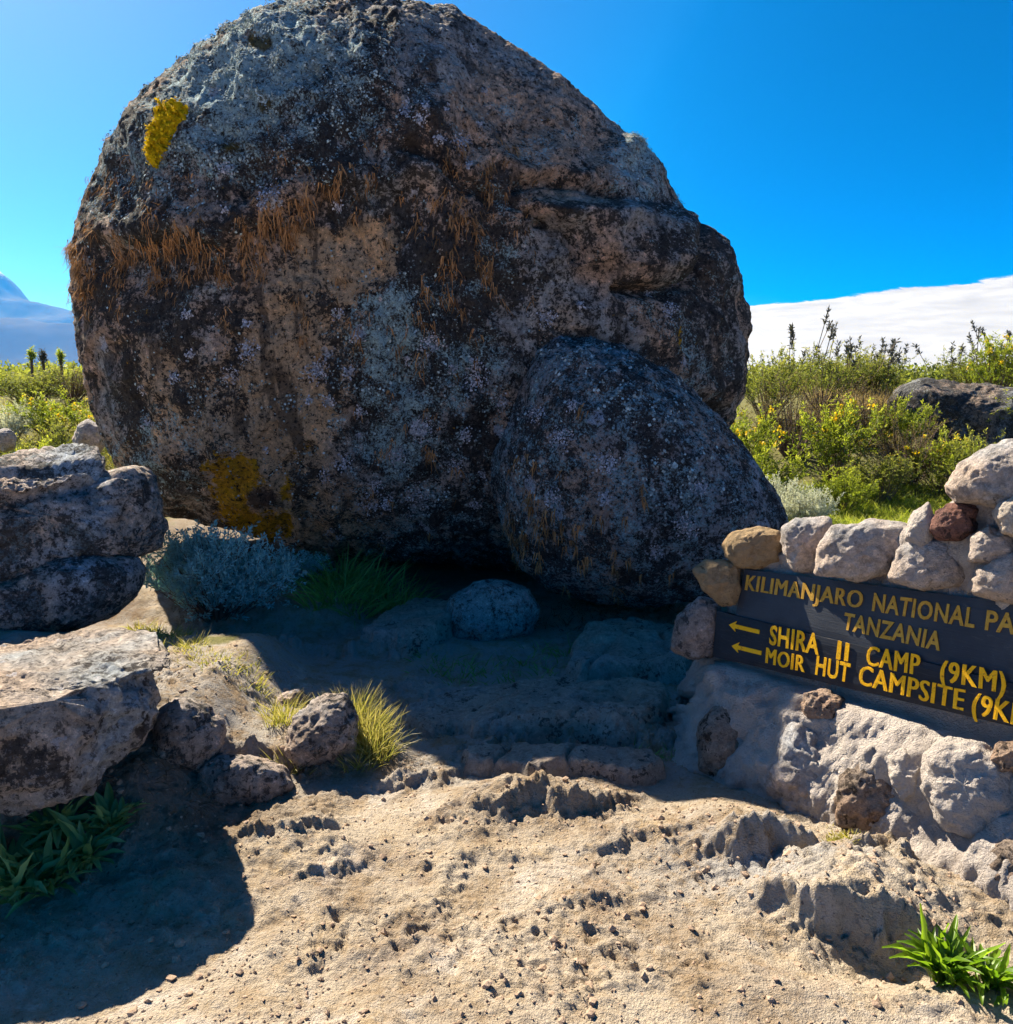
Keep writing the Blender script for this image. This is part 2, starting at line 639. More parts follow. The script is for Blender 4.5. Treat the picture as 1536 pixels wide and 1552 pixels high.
def axis(segs):
    out = []
    for a, b, st in segs:
        out.append(np.arange(a, b, st))
    return np.concatenate(out)


def geo(a, b, k):
    out = [a]
    st = k
    while out[-1] < b:
        out.append(out[-1] + st)
        st *= 1.22
    return np.array(out)


t = NT('trail_soil')
c = t.coord()
a_g = t.attr('green')
n1 = t.noise(c, 1.4, 6, .6, .3)
n2 = t.noise(c, 7, 6, .68)
n3 = t.noise(c, 42, 5, .7)
n4 = t.noise(c, 150, 3, .7)
mixn = t.math('ADD', t.math('MULTIPLY', n1, .5), t.math('ADD', t.math('MULTIPLY', n2, .32), t.math('MULTIPLY', n3, .22)))
col = t.mix(t.step(mixn, .42, .60), (.27, .195, .125), (.47, .38, .275))
col = t.mix(t.math('MULTIPLY', t.step(t.noise(c, 2.3, 6, .72, .9), .54, .62), .6), col, (.24, .165, .11))
col = t.mix(t.step(t.noise(c, 3.1, 5, .7, .6), .53, .68), col, (.55, .47, .39))
col = t.mix(t.math('MULTIPLY', t.step(t.noise(c, 5.0, 5, .7), .57, .68), .55), col, (.40, .29, .16))
# grit: dark and light grains
col = t.mix(t.math('MULTIPLY', t.step(n3, .54, .68), .55), col, (.17, .12, .09))
col = t.mix(t.math('MULTIPLY', t.step(n4, .58, .68), .5), col, (.50, .40, .31))
col = t.mix(t.math('MULTIPLY', t.step(t.noise(c, 60, 4, .8), .57, .66), .75), col, (.07, .05, .04))
# grey volcanic gravel
fg = t.math('MULTIPLY', t.attr('gravel'), t.step(t.math('ADD', n2, t.math('MULTIPLY', n3, .4)), .55, .8))
col = t.mix(fg, col, t.mix(n4, (.22, .21, .21), (.46, .44, .42)))
# darker soil where the mask is set
col = t.mix(t.math('MULTIPLY', t.attr('dark_soil'), .8), col, t.mix(n3, (.05, .036, .028), (.12, .085, .06)))
# turf seen between the shrubs
col = t.mix(t.step(t.math('ADD', a_g, t.math('MULTIPLY', t.math('SUBTRACT', n2, .5), .7)), .4, .6), col,
            t.mix(n3, (.10, .12, .03), (.25, .21, .10)))
h = t.math('ADD', t.math('MULTIPLY', n3, .9), t.math('MULTIPLY', n4, .5))
nb = t.bump(h, 1.0, .024)
t.principled(col, .95, nb, .1)
M_SOIL = t.m

gxs = axis([(-2.5, -1.9, .02), (-1.9, 1.9, .0075), (1.9, 2.5, .02)])
right = geo(2.5, 9500, .03)
gxs = np.concatenate([-right[::-1], gxs[1:], right[right < 420], [425.0]])
gys = np.concatenate([-geo(0, 60, .3)[::-1][:-1], axis([(0, 1.7, .06), (1.7, 3.5, .0068), (3.5, 4.5, .011), (4.5, 8.5, .03)]), geo(8.5, 7000, .04)])
gxs = np.unique(np.clip(gxs, -9700, 425))
gys = np.unique(np.clip(gys, -70, 7800))
GX, GY = np.meshgrid(gxs, gys, indexing='ij')
near = (np.abs(GX) < 16) & (GY < 16) & (GY > -16)
GZ = gz(GX, GY)
idx = np.where(near)
GZ[idx] = gz(GX[idx], GY[idx], True)
green = ss(8.6, 10.5, GY + .5 * np.sin(GX * 2))
green = np.maximum(green, ss(2.2, 3.4, np.abs(GX) - .1 * GY) * ss(4, 7, GY))
g1 = gpx(340, 1040)
green = np.maximum(green, .62 * np.exp(-(((GX - g1[0]) / .25) ** 2 + ((GY - g1[1]) / .22) ** 2)))
gravel = .25 + .7 * np.exp(-(((GX - .9) / .45) ** 2 + ((GY - 2.62) / .18) ** 2)) + .5 * ss(3.0, 3.4, GY) * (1 - ss(5, 6, GY))
dark_soil = ss(6.0, 7.0, GY) * (1 - ss(9, 10.5, GY)) * .8 + .8 * np.exp(-(((GX + 1.3) / .40) ** 2 + ((GY - 2.95) / .32) ** 2))  # darkens the soil around the boulder foot, by the slab and near the tufted stone
dark_soil = np.clip(dark_soil + .6 * np.exp(-(((GX + .55) / .2) ** 2 + ((GY - 3.45) / .12) ** 2)), 0, 1)
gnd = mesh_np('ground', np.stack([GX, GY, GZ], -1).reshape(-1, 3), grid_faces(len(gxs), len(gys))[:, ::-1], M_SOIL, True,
              {'green': green.ravel(), 'gravel': np.clip(gravel, 0, 1).ravel(), 'dark_soil': dark_soil.ravel()})
ground = tag(link('ground', gnd), kind='structure')


def gfine(x, y):
    return float(gz(np.array([x]), np.array([y]), True)[0])


# ================================================================== THE GREAT BOULDER
M_BOULDER = rock_material('lichened_boulder', use_attr=True, yellow=True, spot=5.5, bump=.035, mott=1.0, patch=2.2, rough_scale=1.25,
                          mid=(.45, .375, .325), tan=(.70, .48, .30), white=(.70, .68, .74), lichen=(.44, .62, .66), dark=(.034, .031, .031))
B_OUT = [(105, 400), (112, 340), (125, 300), (160, 215), (200, 150), (240, 115), (290, 75), (340, 40), (385, 10), (430, -1),
         (480, -8), (560, -10), (640, 2), (690, 8), (720, 30), (800, 80), (860, 120), (910, 165), (945, 198), (975, 208),
         (1005, 250), (1030, 305), (1045, 320), (1090, 350), (1118, 385), (1125, 430), (1140, 475), (1135, 540), (1130, 600),
         (1105, 650), (1085, 720), (1010, 800), (900, 850), (800, 870), (700, 858), (600, 854), (520, 847), (450, 832),
         (380, 812), (300, 792), (240, 780), (190, 730), (160, 680), (140, 630), (125, 570), (115, 520), (107, 450)]
RIGHT_BLOCK = [(700, 288), (780, 305), (850, 300), (930, 300), (1000, 308), (1045, 325), (1060, 360), (1062, 400), (1040, 425),
               (1000, 440), (950, 432), (890, 400), (860, 360), (800, 330)]
END_BLOCK = [(1060, 335), (1180, 330), (1180, 470), (1075, 455), (1062, 400)]
LOW_RIGHT = [(880, 420), (960, 450), (1060, 440), (1170, 480), (1170, 680), (1060, 640), (900, 540), (830, 460)]
UPPER_SLAB = [(590, -60), (740, -60), (960, 150), (1000, 280), (930, 292), (860, 275), (800, 300), (690, 280), (640, 200), (590, 90)]
SCAR = [(452, 350), (520, 335), (590, 325), (605, 380), (590, 440), (500, 445), (445, 425)]


def boulder_extra(px, py, P, N):
    front = ss(-.2, .2, -(N @ FWD))
    fc = ss(.1, .55, -(N @ FWD))
    wob = 12 * noise(np.stack([px / 60, py / 60, 0 * px], -1)) + 5 * noise(np.stack([px / 18, py / 18, 0 * px + 4], -1))
    d = 0 * px
    d += .22 * ss(-8, 34, poly_sd(RIGHT_BLOCK, px, py) + wob * .6)
    d += .12 * ss(-10, 50, poly_sd(END_BLOCK, px, py) + wob * .6)
    d += .10 * ss(-10, 60, poly_sd(LOW_RIGHT, px, py) + wob)
    d -= .16 * ss(0, 110, poly_sd(UPPER_SLAB, px, py) + wob)
    d -= .07 * ss(-10, 30, poly_sd(SCAR, px, py) + 2.2 * wob)
    d *= fc
    # lip on the left with an undercut below it
    lip = line_d([(90, 352), (180, 352), (255, 340), (330, 352), (430, 300), (520, 262), (640, 272)], px, py)
    inner = ss(105, 190, px)
    d += .07 * np.exp(-(lip / 26) ** 2) * inner
    ylip = np.interp(px, [60, 180, 255, 330, 430, 520, 640], [352, 352, 340, 352, 300, 262, 272])
    below = ss(0, 30, py - ylip + wob) * (1 - ss(40, 210, py - ylip)) * (1 - ss(560, 700, px))
    d -= .08 * below * inner
    # cracks
    cr = line_d([(615, 225), (700, 286), (790, 318), (860, 352), (885, 395)], px, py)
    d -= .12 * np.exp(-((cr + wob * .5) / 9) ** 2)
    cr = line_d([(780, 285), (830, 270), (900, 282), (940, 292)], px, py)
    d -= .13 * np.exp(-((cr + wob * .3) / 10) ** 2)
    cr = line_d([(940, 440), (1005, 446), (1045, 430), (1068, 395), (1064, 345)], px, py)
    d -= .14 * np.exp(-((cr + wob * .3) / 8) ** 2)
    cr = line_d([(685, 150), (720, 195), (760, 235), (800, 262)], px, py)
    d += .05 * np.exp(-((cr + wob * .3) / 12) ** 2)
    # a dented, pitted face; deeper pits towards the upper left, finer on the right slab
    pit = ridged(np.stack([px / 85, py / 110, P[..., 1] * .3], -1) + 3, 3)
    rough = .045 * (1 - .6 * ss(0, 60, poly_sd(UPPER_SLAB, px, py)))
    d += rough * pit
    q = np.stack([P[..., 0], P[..., 1], P[..., 2] * .6], -1)
    d += .030 * fbm(q * 6, 3) * (1 - .5 * ss(0, 60, poly_sd(UPPER_SLAB, px, py)))
    d += .012 * ridged(q * 17, 2) + .008 * fbm(q * 40, 2)
    # striated right end
    d += .02 * ss(1060, 1100, px) * ss(440, 500, py) * np.sin(px / 5 + 3 * noise(np.stack([px / 30, py / 90, 0 * px], -1)))
    return d * front


def boulder_attrs(px, py, P, N):
    nz = fbm(np.stack([px / 120, py / 120, 0 * px], -1), 3)
    sx_ = px + 34 * noise(np.stack([px / 48, py / 48, 0 * px + 21], -1)) + 14 * noise(np.stack([px / 15, py / 15, 0 * px + 9], -1))
    sy_ = py + 34 * noise(np.stack([px / 48, py / 48, 0 * px + 31], -1)) + 14 * noise(np.stack([px / 15, py / 15, 0 * px + 5], -1))
    b = lambda *a: blob(px, py, *a)
    slab = ss(-30, 60, poly_sd(UPPER_SLAB, px, py))
    tan = .16 + .95 * ss(-22, 26, poly_sd(SCAR, sx_, sy_)) + 1.0 * b(440, 590, 75, 150) + .5 * b(470, 420, 60, 60) + .45 * b(300, 640, 130, 130) + .35 * b(870, 480, 60, 90) \
        + .45 * b(470, 800, 150, 50) + .2 * b(560, 560, 60, 100) + .3 * b(230, 560, 60, 150) - .35 * b(400, 150, 180, 150) - .1 * slab + .25 * nz
    lich = .16 + .62 * b(360, 130, 130, 120) - .25 * b(440, 600, 80, 150) + .4 * b(470, 60, 120, 80) + .38 * b(620, 650, 130, 190) + .4 * b(590, 480, 60, 60) + .3 * b(250, 240, 80, 80) \
        + .5 * b(980, 240, 50, 70) + .3 * b(300, 700, 150, 60) + .25 * b(1030, 540, 60, 60) + .1 * slab - .25 * ss(-22, 26, poly_sd(SCAR, sx_, sy_)) + .2 * nz
    dark = .56 + .45 * b(400, 190, 190, 90) + .25 * b(620, 620, 160, 200) + .35 * b(690, 380, 110, 100) + .3 * b(660, 600, 120, 160) - .35 * slab - .6 * ss(-22, 26, poly_sd(SCAR, sx_, sy_)) \
        - .55 * b(440, 600, 90, 170) - .25 * b(880, 430, 70, 90) + .2 * b(200, 430, 100, 80) - .3 * b(480, 800, 160, 60) + .25 * nz
    white = .02 + .40 * b(620, 680, 150, 130) + .2 * b(520, 540, 60, 60) + .25 * b(700, 200, 80, 80) + .25 * b(420, 550, 120, 90)
    wx = px + 16 * noise(np.stack([px / 22, py / 22, 0 * px + 1], -1)) + 7 * noise(np.stack([px / 8, py / 8, 0 * px + 5], -1))
    wy = py + 16 * noise(np.stack([px / 22, py / 22, 0 * px + 7], -1)) + 7 * noise(np.stack([px / 8, py / 8, 0 * px + 3], -1))
    Y1_ = [(316, 704), (340, 690), (372, 698), (394, 716), (380, 735), (368, 762), (396, 778), (432, 784), (440, 806), (400, 814), (365, 806), (338, 785), (322, 750)]
    yel = np.clip(.72 + poly_sd(Y1_, wx, wy) / 26, 0, 1.1) + .7 * b(434, 745, 12, 28) + .55 * b(1017, 495, 9, 26) + .5 * b(238, 750, 16, 28) + .4 * b(460, 690, 14, 16)
    pur = .9 * b(398, 755, 30, 22)
    oli = .9 * b(392, 62, 26, 14) + .8 * b(400, 155, 18, 20) + .6 * b(350, 225, 22, 26) + .5 * b(345, 150, 20, 12)
    return {'tan': tan, 'lich': lich, 'dark': dark, 'white': white, 'yellow': yel, 'purple': pur, 'olive': oli}


BY = 7.75
boulder, BP, BN, BPX, BPY = rock('boulder', B_OUT, BY, 2.15, M_BOULDER, res=(330, 900), seed=3, boxy=.86, rough=.13,
                                 center=(610, 430), back=2.3, extra=boulder_extra, attrs=boulder_attrs, smooth=2, crumble=.6, fit=True,
                                 label='huge rounded dark boulder covered in lichen, taller than everything else', cat='boulder', ret=True)


BPX, BPY = proj(BP)


def grid_normals(P, wrap=True):
    du = np.gradient(P, axis=0)
    if wrap:
        dv = (np.roll(P, -1, 1) - np.roll(P, 1, 1)) * .5
    else:
        dv = np.gradient(P, axis=1)
    n = np.cross(du, dv)
    return n / (np.linalg.norm(n, axis=-1)[..., None] + 1e-12)


def orient(N, ref):
    return N * np.where((N * ref).sum(-1) < 0, -1, 1)[..., None]


BNN = orient(grid_normals(BP), BN)

rng = np.random.RandomState(11)


class Quads:
    """collects four-cornered faces with per-vertex attributes rnd and t"""
    def __init__(self):
        self.v, self.r, self.t = [], [], []

    def add(self, v, r, tt):
        v = np.asarray(v, float).reshape(-1, 4, 3)
        n = len(v)
        self.v.append(v)
        self.r.append(np.broadcast_to(np.asarray(r, float).reshape(-1, 1), (n, 4)))
        self.t.append(np.broadcast_to(np.asarray(tt, float).reshape(n if np.size(tt) in (n, 4 * n) and np.size(tt) > 1 else 1, -1), (n, 4)))

    def mesh(self, name, mat, off=(0, 0, 0), smooth=False):
        v = np.concatenate(self.v).reshape(-1, 3) - np.array(off)
        f = np.arange(len(v)).reshape(-1, 4)
        return mesh_np(name, v, f, mat, smooth, {'rnd': np.concatenate(self.r).ravel(), 't': np.concatenate(self.t).ravel()})


def unit(v):
    return v / (np.linalg.norm(v, axis=-1, keepdims=True) + 1e-12)


def pick(w, n):
    w = w.ravel() / w.sum()
    return rng.choice(w.size, n, p=w)


def strips(q, base, d0, length, width, seg=4, droop=0.0, rnd=None, side=None, wob=0.0, down=(0, 0, -1), t0=0.0, t1=1.0, taper=1.0, g=None):
    """curved tapering ribbons: base (n,3), start direction d0 (n,3)"""
    n = len(base)
    g = rng if g is None else g
    p = base.copy()
    d = unit(d0)
    down = np.array(down, float)
    if side is None:
        side = unit(np.cross(d, g.normal(size=(n, 3))))
    rnd = g.rand(n) if rnd is None else rnd
    L = np.broadcast_to(length, (n,))[:, None] / seg
    Wd = np.broadcast_to(width, (n,))[:, None]
    prof = lambda k: (np.sin(math.pi * (.18 + .82 * k)) ** .8 if taper == 2 else (1 - k ** 1.6 * .94))
    for k in range(seg):
        d2 = unit(d + down * droop / seg + g.normal(size=(n, 3)) * wob)
        p2 = p + d2 * L
        a, b = prof(k / seg), prof((k + 1) / seg)
        quad = np.stack([p - side * Wd * a / 2, p + side * Wd * a / 2, p2 + side * Wd * b / 2, p2 - side * Wd * b / 2], 1)
        ta, tb = t0 + (t1 - t0) * k / seg, t0 + (t1 - t0) * (k + 1) / seg
        q.v.append(quad)
        q.r.append(np.repeat(rnd[:, None], 4, 1))
        q.t.append(np.tile([ta, ta, tb, tb], (n, 1)))
        p, d = p2, d2
    return p, d


bloc = np.array(boulder.location)
frontm = ss(.0, .15, -(BNN @ FWD)) + .35 * ss(-.35, 0, -(BNN @ FWD))
area = np.linalg.norm(np.cross(np.gradient(BP, axis=0), (np.roll(BP, -1, 1) - np.roll(BP, 1, 1)) / 2), axis=-1)

# rust-coloured hanging moss: beards of strands under the lip and over the middle of the face
M_MOSS = leaf_material('rust_moss', (.11, .055, .025), (.58, .30, .13), trans=.15, rough=.9, spec=.05)
b = lambda *a: blob(BPX, BPY, *a)
ylip = np.interp(BPX, [60, 180, 255, 330, 430, 520, 640], [352, 352, 340, 352, 300, 262, 272])
w = 1.0 * np.exp(-((BPY - ylip - 45) / 45) ** 2) * (BPX < 470) + .8 * b(700, 270, 60, 40) + .8 * b(700, 380, 70, 70) + .55 * b(520, 275, 60, 35) + .35 * b(440, 320, 30, 60) \
    + .16 * b(640, 600, 90, 160) + .3 * b(200, 300, 60, 60) + .12 * b(500, 480, 200, 60)
w = w * ss(.05, .5, fbm(np.stack([BPX / 28, BPY / 60, 0 * BPX], -1), 2) + .25)
w = w * frontm * area
ii = pick(w, 900)
q = Quads()
P0, N0 = BP.reshape(-1, 3)[ii], BNN.reshape(-1, 3)[ii]
for k in range(7):
    n = len(ii)
    off = rng.normal(size=(n, 3)) * .014
    dn = unit(np.array([0, 0, -1.0]) - N0 * (N0 @ np.array([0, 0, -1.0]))[:, None])
    strips(q, P0 + N0 * .004 + off, unit(N0 * .5 + dn + rng.normal(size=(n, 3)) * .3), .025 + .10 * rng.rand(n) ** 1.5, .004 + .007 * rng.rand(n), 3, .9, wob=.26,
           side=unit(np.cross(dn, N0) + rng.normal(size=(n, 3)) * .3))
link('hanging_moss', q.mesh('hanging_moss', M_MOSS, bloc), boulder)['kind'] = 'stuff'

# leafy grey lichen: thousands of small lifted flakes
def flakes(P, N, n, size, g=rng):
    a = unit(np.cross(N, g.normal(size=(n, 3))))
    bb = np.cross(N, a)
    s = size[:, None]
    lift = N * s * (.1 + .45 * g.rand(n, 1))
    c = P + N * .003
    return np.stack([c - a * s * .6, c - bb * s * .5 + lift * .3, c + a * s * .6 + lift, c + bb * s * .5 + lift * .4], 1)


M_LICH = leaf_material('grey_leaf_lichen', (.10, .135, .145), (.46, .56, .58), trans=.05, rough=.9, spec=.05)
w = (1.0 * b(360, 120, 120, 110) + .6 * b(480, 55, 120, 70) + .5 * b(520, 160, 70, 90) + .40 * b(620, 660, 120, 170) + .4 * b(250, 240, 70, 80) + .3 * b(590, 480, 60, 60)
     + .6 * b(975, 235, 25, 60) + .3 * b(1030, 300, 40, 50) + .14 * b(320, 640, 160, 130) + .25 * b(140, 330, 60, 80)) * ss(-.1, .5, fbm(np.stack([BPX / 26, BPY / 26, 0 * BPX], -1), 3)) * frontm * area
ii = pick(w, 34000)
q = Quads()
P0, N0 = BP.reshape(-1, 3)[ii], BNN.reshape(-1, 3)[ii]
q.add(flakes(P0 + rng.normal(size=P0.shape) * .01, N0, len(ii), .006 + .014 * rng.rand(len(ii)) ** 2), rng.rand(len(ii)) ** 1.6, [0.5])
link('leaf_lichen', q.mesh('leaf_lichen', M_LICH, bloc), boulder)['kind'] = 'stuff'

M_WLICH = leaf_material('white_crust_lichen', (.17, .17, .19), (.55, .54, .60), trans=.03, rough=.95, spec=.05)
q = Quads()
wl = [(412, 292, 12), (655, 520, 12), (720, 575, 14), (560, 760, 18), (630, 755, 16), (690, 705, 10), (640, 650, 14), (700, 215, 10), (375, 530, 12), (760, 610, 9), (600, 690, 9),
      (830, 480, 9), (350, 570, 10), (480, 560, 14), (585, 820, 12), (705, 660, 9), (520, 700, 9), (1015, 470, 8)]
_rw = random.Random(4)
for k in range(150):
    ax_, ay_, bx_, by_ = _rw.choice([(480, 450, 770, 840), (480, 450, 770, 840), (190, 440, 480, 690), (560, 120, 760, 260), (820, 430, 1060, 560), (150, 220, 560, 330)])
    if k > 50:
        break
    wl.append((_rw.uniform(ax_, bx_), _rw.uniform(ay_, by_), _rw.uniform(2.5, 7.0)))
for (x, y, r0) in wl:
    ii = pick(frontm * blob(BPX, BPY, x, y, r0, r0) * (np.hypot(BPX - x, BPY - y) < 2 * r0) * area, int(r0 * 16))
    P0, N0 = BP.reshape(-1, 3)[ii], BNN.reshape(-1, 3)[ii]
    q.add(flakes(P0 + rng.normal(size=P0.shape) * .008, N0, len(ii), .006 + .010 * rng.rand(len(ii))), rng.rand(len(ii)), [0.5])
link('crust_lichen', q.mesh('crust_lichen', M_WLICH, bloc), boulder)['kind'] = 'stuff'

# pads of bright yellow moss, thick and lobed
M_YMOSS = flat_material('yellow_moss', (.55, .36, .006), (.72, .52, .012), 30, .95, .02, (.3, .18, .01), .05)


def pad(name, outl, thick, mat, seed=0):
    xs = [p[0] for p in outl]
    ys = [p[1] for p in outl]
    n = 60
    X, Yg = np.meshgrid(np.linspace(min(xs) - 4, max(xs) + 4, n), np.linspace(min(ys) - 4, max(ys) + 4, n), indexing='ij')
    sel = (BPX > min(xs) - 30) & (BPX < max(xs) + 30) & (BPY > min(ys) - 30) & (BPY < max(ys) + 30) & ((BNN @ FWD) < .1) & (np.arange(BP.shape[0])[:, None] < .5 * BP.shape[0])
    sp, sx, sy, sn = BP[sel], BPX[sel], BPY[sel], BNN[sel]
    dd = (X.reshape(-1, 1) - sx[None]) ** 2 + (Yg.reshape(-1, 1) - sy[None]) ** 2
    k = np.argsort(dd, 1)[:, :6]
    wgt = 1 / (np.take_along_axis(dd, k, 1) + 4)
    wgt /= wgt.sum(1, keepdims=True)
    P = (sp[k] * wgt[..., None]).sum(1)
    N = unit((sn[k] * wgt[..., None]).sum(1))
    q3 = np.stack([X.ravel() / 9, Yg.ravel() / 9, 0 * X.ravel() + seed], -1)
    sdv = poly_sd(outl, X.ravel(), Yg.ravel()) + 5 * noise(q3) + 2.5 * noise(q3 * 2.7)
    hh = thick * np.sqrt(np.clip(sdv / 9, 0, 1)) * (.75 + .75 * noise(q3 * 1.2 + 8) + .45 * noise(q3 * 2.9 + 3)) - .03 * (sdv <= 0)
    P = P + N * hh[:, None]
    f = grid_faces(n, n)
    keep = (sdv[f] > -3).any(1)
    return link(name, mesh_np(name, P - bloc, f[keep], mat), boulder)


YM = pad('yellow_moss', [(228, 250), (225, 222), (235, 195), (248, 168), (268, 160), (287, 166), (282, 182), (268, 192), (262, 205), (255, 222), (246, 238), (240, 256)], .09, M_YMOSS)
YM['label'] = 'bright yellow lobed moss pad on the upper left face'
yv = np.zeros(len(YM.data.vertices) * 3, np.float32)
YM.data.vertices.foreach_get('co', yv)
yv = yv.reshape(-1, 3)
yn = np.zeros(len(yv) * 3, np.float32)
YM.data.vertices.foreach_get('normal', yn)
yn = yn.reshape(-1, 3)
yn = yn * np.where((yn @ FWD) > 0, -1, 1)[:, None]
ii = rng.choice(len(yv), 2600)
q = Quads()
q.add(flakes(yv[ii] + rng.normal(size=(2600, 3)) * .007 + yn[ii] * .004, unit(yn[ii] + rng.normal(size=(2600, 3)) * .5), 2600, .008 + .012 * rng.rand(2600)), rng.rand(2600), [.5])
lf_ = link('moss_lobes', q.mesh('moss_lobes', leaf_material('yellow_moss_lobe', (.40, .24, .004), (.85, .62, .02), .1, .9, None, .05)), YM)
lf_['kind'] = 'stuff'
M_OMOSS = flat_material('olive_moss', (.055, .036, .004), (.14, .095, .01), 30, .95, .02, None, .05)

# ================================================================== LEANING BOULDER
M_B2 = rock_material('leaning_boulder', dark=(.033, .03, .030), mott=1.0, patch=2.0, rough_scale=1.3, mid=(.36, .31, .29), tan_amt=.1, lich_amt=.42, white_amt=.22, dark_amt=.62, pale_amt=.45, spot=5.0,
                     lichen=(.30, .46, .52), white=(.6, .6, .68))
S_OUT = [(820, 540), (850, 527), (900, 525), (940, 535), (985, 560), (1040, 600), (1090, 650), (1140, 710), (1170, 750), (1187, 790),
         (1182, 840), (1150, 892), (1050, 905), (960, 915), (880, 905), (830, 885), (790, 850), (770, 800), (755, 740), (752, 690), (765, 650),
         (785, 610), (797, 570)]


def s_extra(px, py, P, N):
    q = np.stack([P[..., 0], P[..., 1], P[..., 2] * .6], -1)
    d = .02 * fbm(q * 7 + 3, 3) + .01 * ridged(q * 18, 2) + .006 * fbm(q * 45, 2)
    r = line_d([(850, 520), (960, 580), (1080, 690), (1150, 800)], px, py)
    return d + .04 * np.exp(-(r / 50) ** 2)


lean, SP, SN, SPX, SPY = rock('boulder', S_OUT, 6.0, .95, M_B2, res=(170, 420), seed=9, boxy=.88, rough=.35, extra=s_extra, smooth=2, crumble=.6, ret=True,
                              label='smaller dark domed boulder leaning against the huge boulder on its right', cat='boulder')
sloc = np.array(lean.location)
SPX, SPY = proj(SP)
SNN = orient(grid_normals(SP), SN)
sfront = ss(.0, .2, -(SNN @ FWD))
sarea = np.linalg.norm(np.cross(np.gradient(SP, axis=0), (np.roll(SP, -1, 1) - np.roll(SP, 1, 1)) / 2), axis=-1)
b = lambda *a: blob(SPX, SPY, *a)
ii = pick((b(790, 780, 25, 70) + .5 * b(885, 630, 14, 16) + .4 * b(850, 800, 60, 60) + .3 * b(930, 820, 60, 60)) * sfront * sarea * ss(.2, .6, fbm(np.stack([SPX / 14, SPY / 40, 0 * SPX], -1), 2) + .3), 90)
q = Quads()
P0, N0 = SP.reshape(-1, 3)[ii], SNN.reshape(-1, 3)[ii]
for k in range(5):
    n = len(ii)
    dn = unit(np.array([0, 0, -1.0]) - N0 * (N0 @ np.array([0, 0, -1.0]))[:, None])
    strips(q, P0 + N0 * .004 + rng.normal(size=(n, 3)) * .012, unit(N0 * .4 + dn + rng.normal(size=(n, 3)) * .3), .04 + .07 * rng.rand(n), .006 + .005 * rng.rand(n), 3, .9, wob=.14,
           side=unit(np.cross(dn, N0)))
link('hanging_moss', q.mesh('hanging_moss', M_MOSS, sloc), lean)['kind'] = 'stuff'
q = Quads()
for (x, y, r0) in [(920, 702, 15), (850, 665, 14), (812, 628, 10), (838, 755, 10), (920, 757, 9), (993, 837, 9), (1040, 800, 14), (800, 850, 8), (868, 615, 7), (1060, 740, 9)]:
    ii = pick(sfront * b(x, y, r0, r0) * (np.hypot(SPX - x, SPY - y) < 1.6 * r0) * sarea, int(r0 * 16))
    P0, N0 = SP.reshape(-1, 3)[ii], SNN.reshape(-1, 3)[ii]
    q.add(flakes(P0 + rng.normal(size=P0.shape) * .006, N0, len(ii), .005 + .009 * rng.rand(len(ii))), rng.rand(len(ii)), [0.5])
link('crust_lichen', q.mesh('crust_lichen', M_WLICH, sloc), lean)['kind'] = 'stuff'
q = Quads()
ii = pick((b(880, 545, 60, 30) + .8 * b(980, 600, 60, 40) + .6 * b(1040, 720, 60, 50) + .5 * b(790, 700, 30, 80)) * sfront * sarea * ss(-.1, .5, fbm(np.stack([SPX / 20, SPY / 20, 0 * SPX], -1), 3)), 2200)
P0, N0 = SP.reshape(-1, 3)[ii], SNN.reshape(-1, 3)[ii]
q.add(flakes(P0, N0, len(ii), .009 + .014 * rng.rand(len(ii)) ** 2), rng.rand(len(ii)) ** 1.6, [0.5])
link('leaf_lichen', q.mesh('leaf_lichen', M_LICH, sloc), lean)['kind'] = 'stuff'

# ================================================================== OTHER ROCKS
M_R1 = rock_material('pile_rock', mott=.85, patch=2.0, dark=(.05, .047, .047), mid=(.50, .47, .455), tan=(.48, .41, .34), tan_amt=.2, lich_amt=.4, white_amt=.15, dark_amt=.44, pale_amt=.7, spot=14, lichen=(.2, .25, .27))
M_R2 = rock_material('tan_slab_rock', mott=.75, patch=1.8, dark=(.06, .052, .05), mid=(.44, .42, .40), tan=(.48, .35, .22), tan_amt=.34, lich_amt=.16, white_amt=.15, dark_amt=.22, pale_amt=.6, spot=14, lichen=(.25, .24, .26))
M_R3 = rock_material('grey_rock', mott=.8, patch=1.6, dark=(.06, .056, .054), mid=(.42, .37, .335), tan=(.5, .42, .34), tan_amt=.25, lich_amt=.2, white_amt=.1, dark_amt=.3, pale_amt=.6, spot=14)
M_R4 = rock_material('worn_bedrock', mott=.4, dark=(.09, .08, .075), mid=(.46, .40, .36), tan=(.54, .45, .37), pale=(.5, .42, .34), tan_amt=.5, lich_amt=.02, white_amt=.03, dark_amt=.12, pale_amt=.4, spot=10, lichen=(.18, .22, .23))
M_R5 = rock_material('teal_lichened_rock', mott=.9, dark=(.04, .04, .04), mid=(.20, .19, .185), tan_amt=.0, lich_amt=.75, white_amt=.25, dark_amt=.4, pale_amt=.5, spot=12, lichen=(.28, .44, .45))


def groove(pts, depth, w):
    return lambda px, py, P, N: -depth * np.exp(-(line_d(pts, px, py) / w) ** 2)


def top_extra(px, py, P, N):
    d = -.10 * np.exp(-(line_d([(-200, 790), (0, 772), (60, 748), (130, 738), (165, 712), (175, 690)], px, py) / 13) ** 2)
    d += .03 * ridged(P * 5, 3) + .015 * ridged(P * 14, 2)
    return d


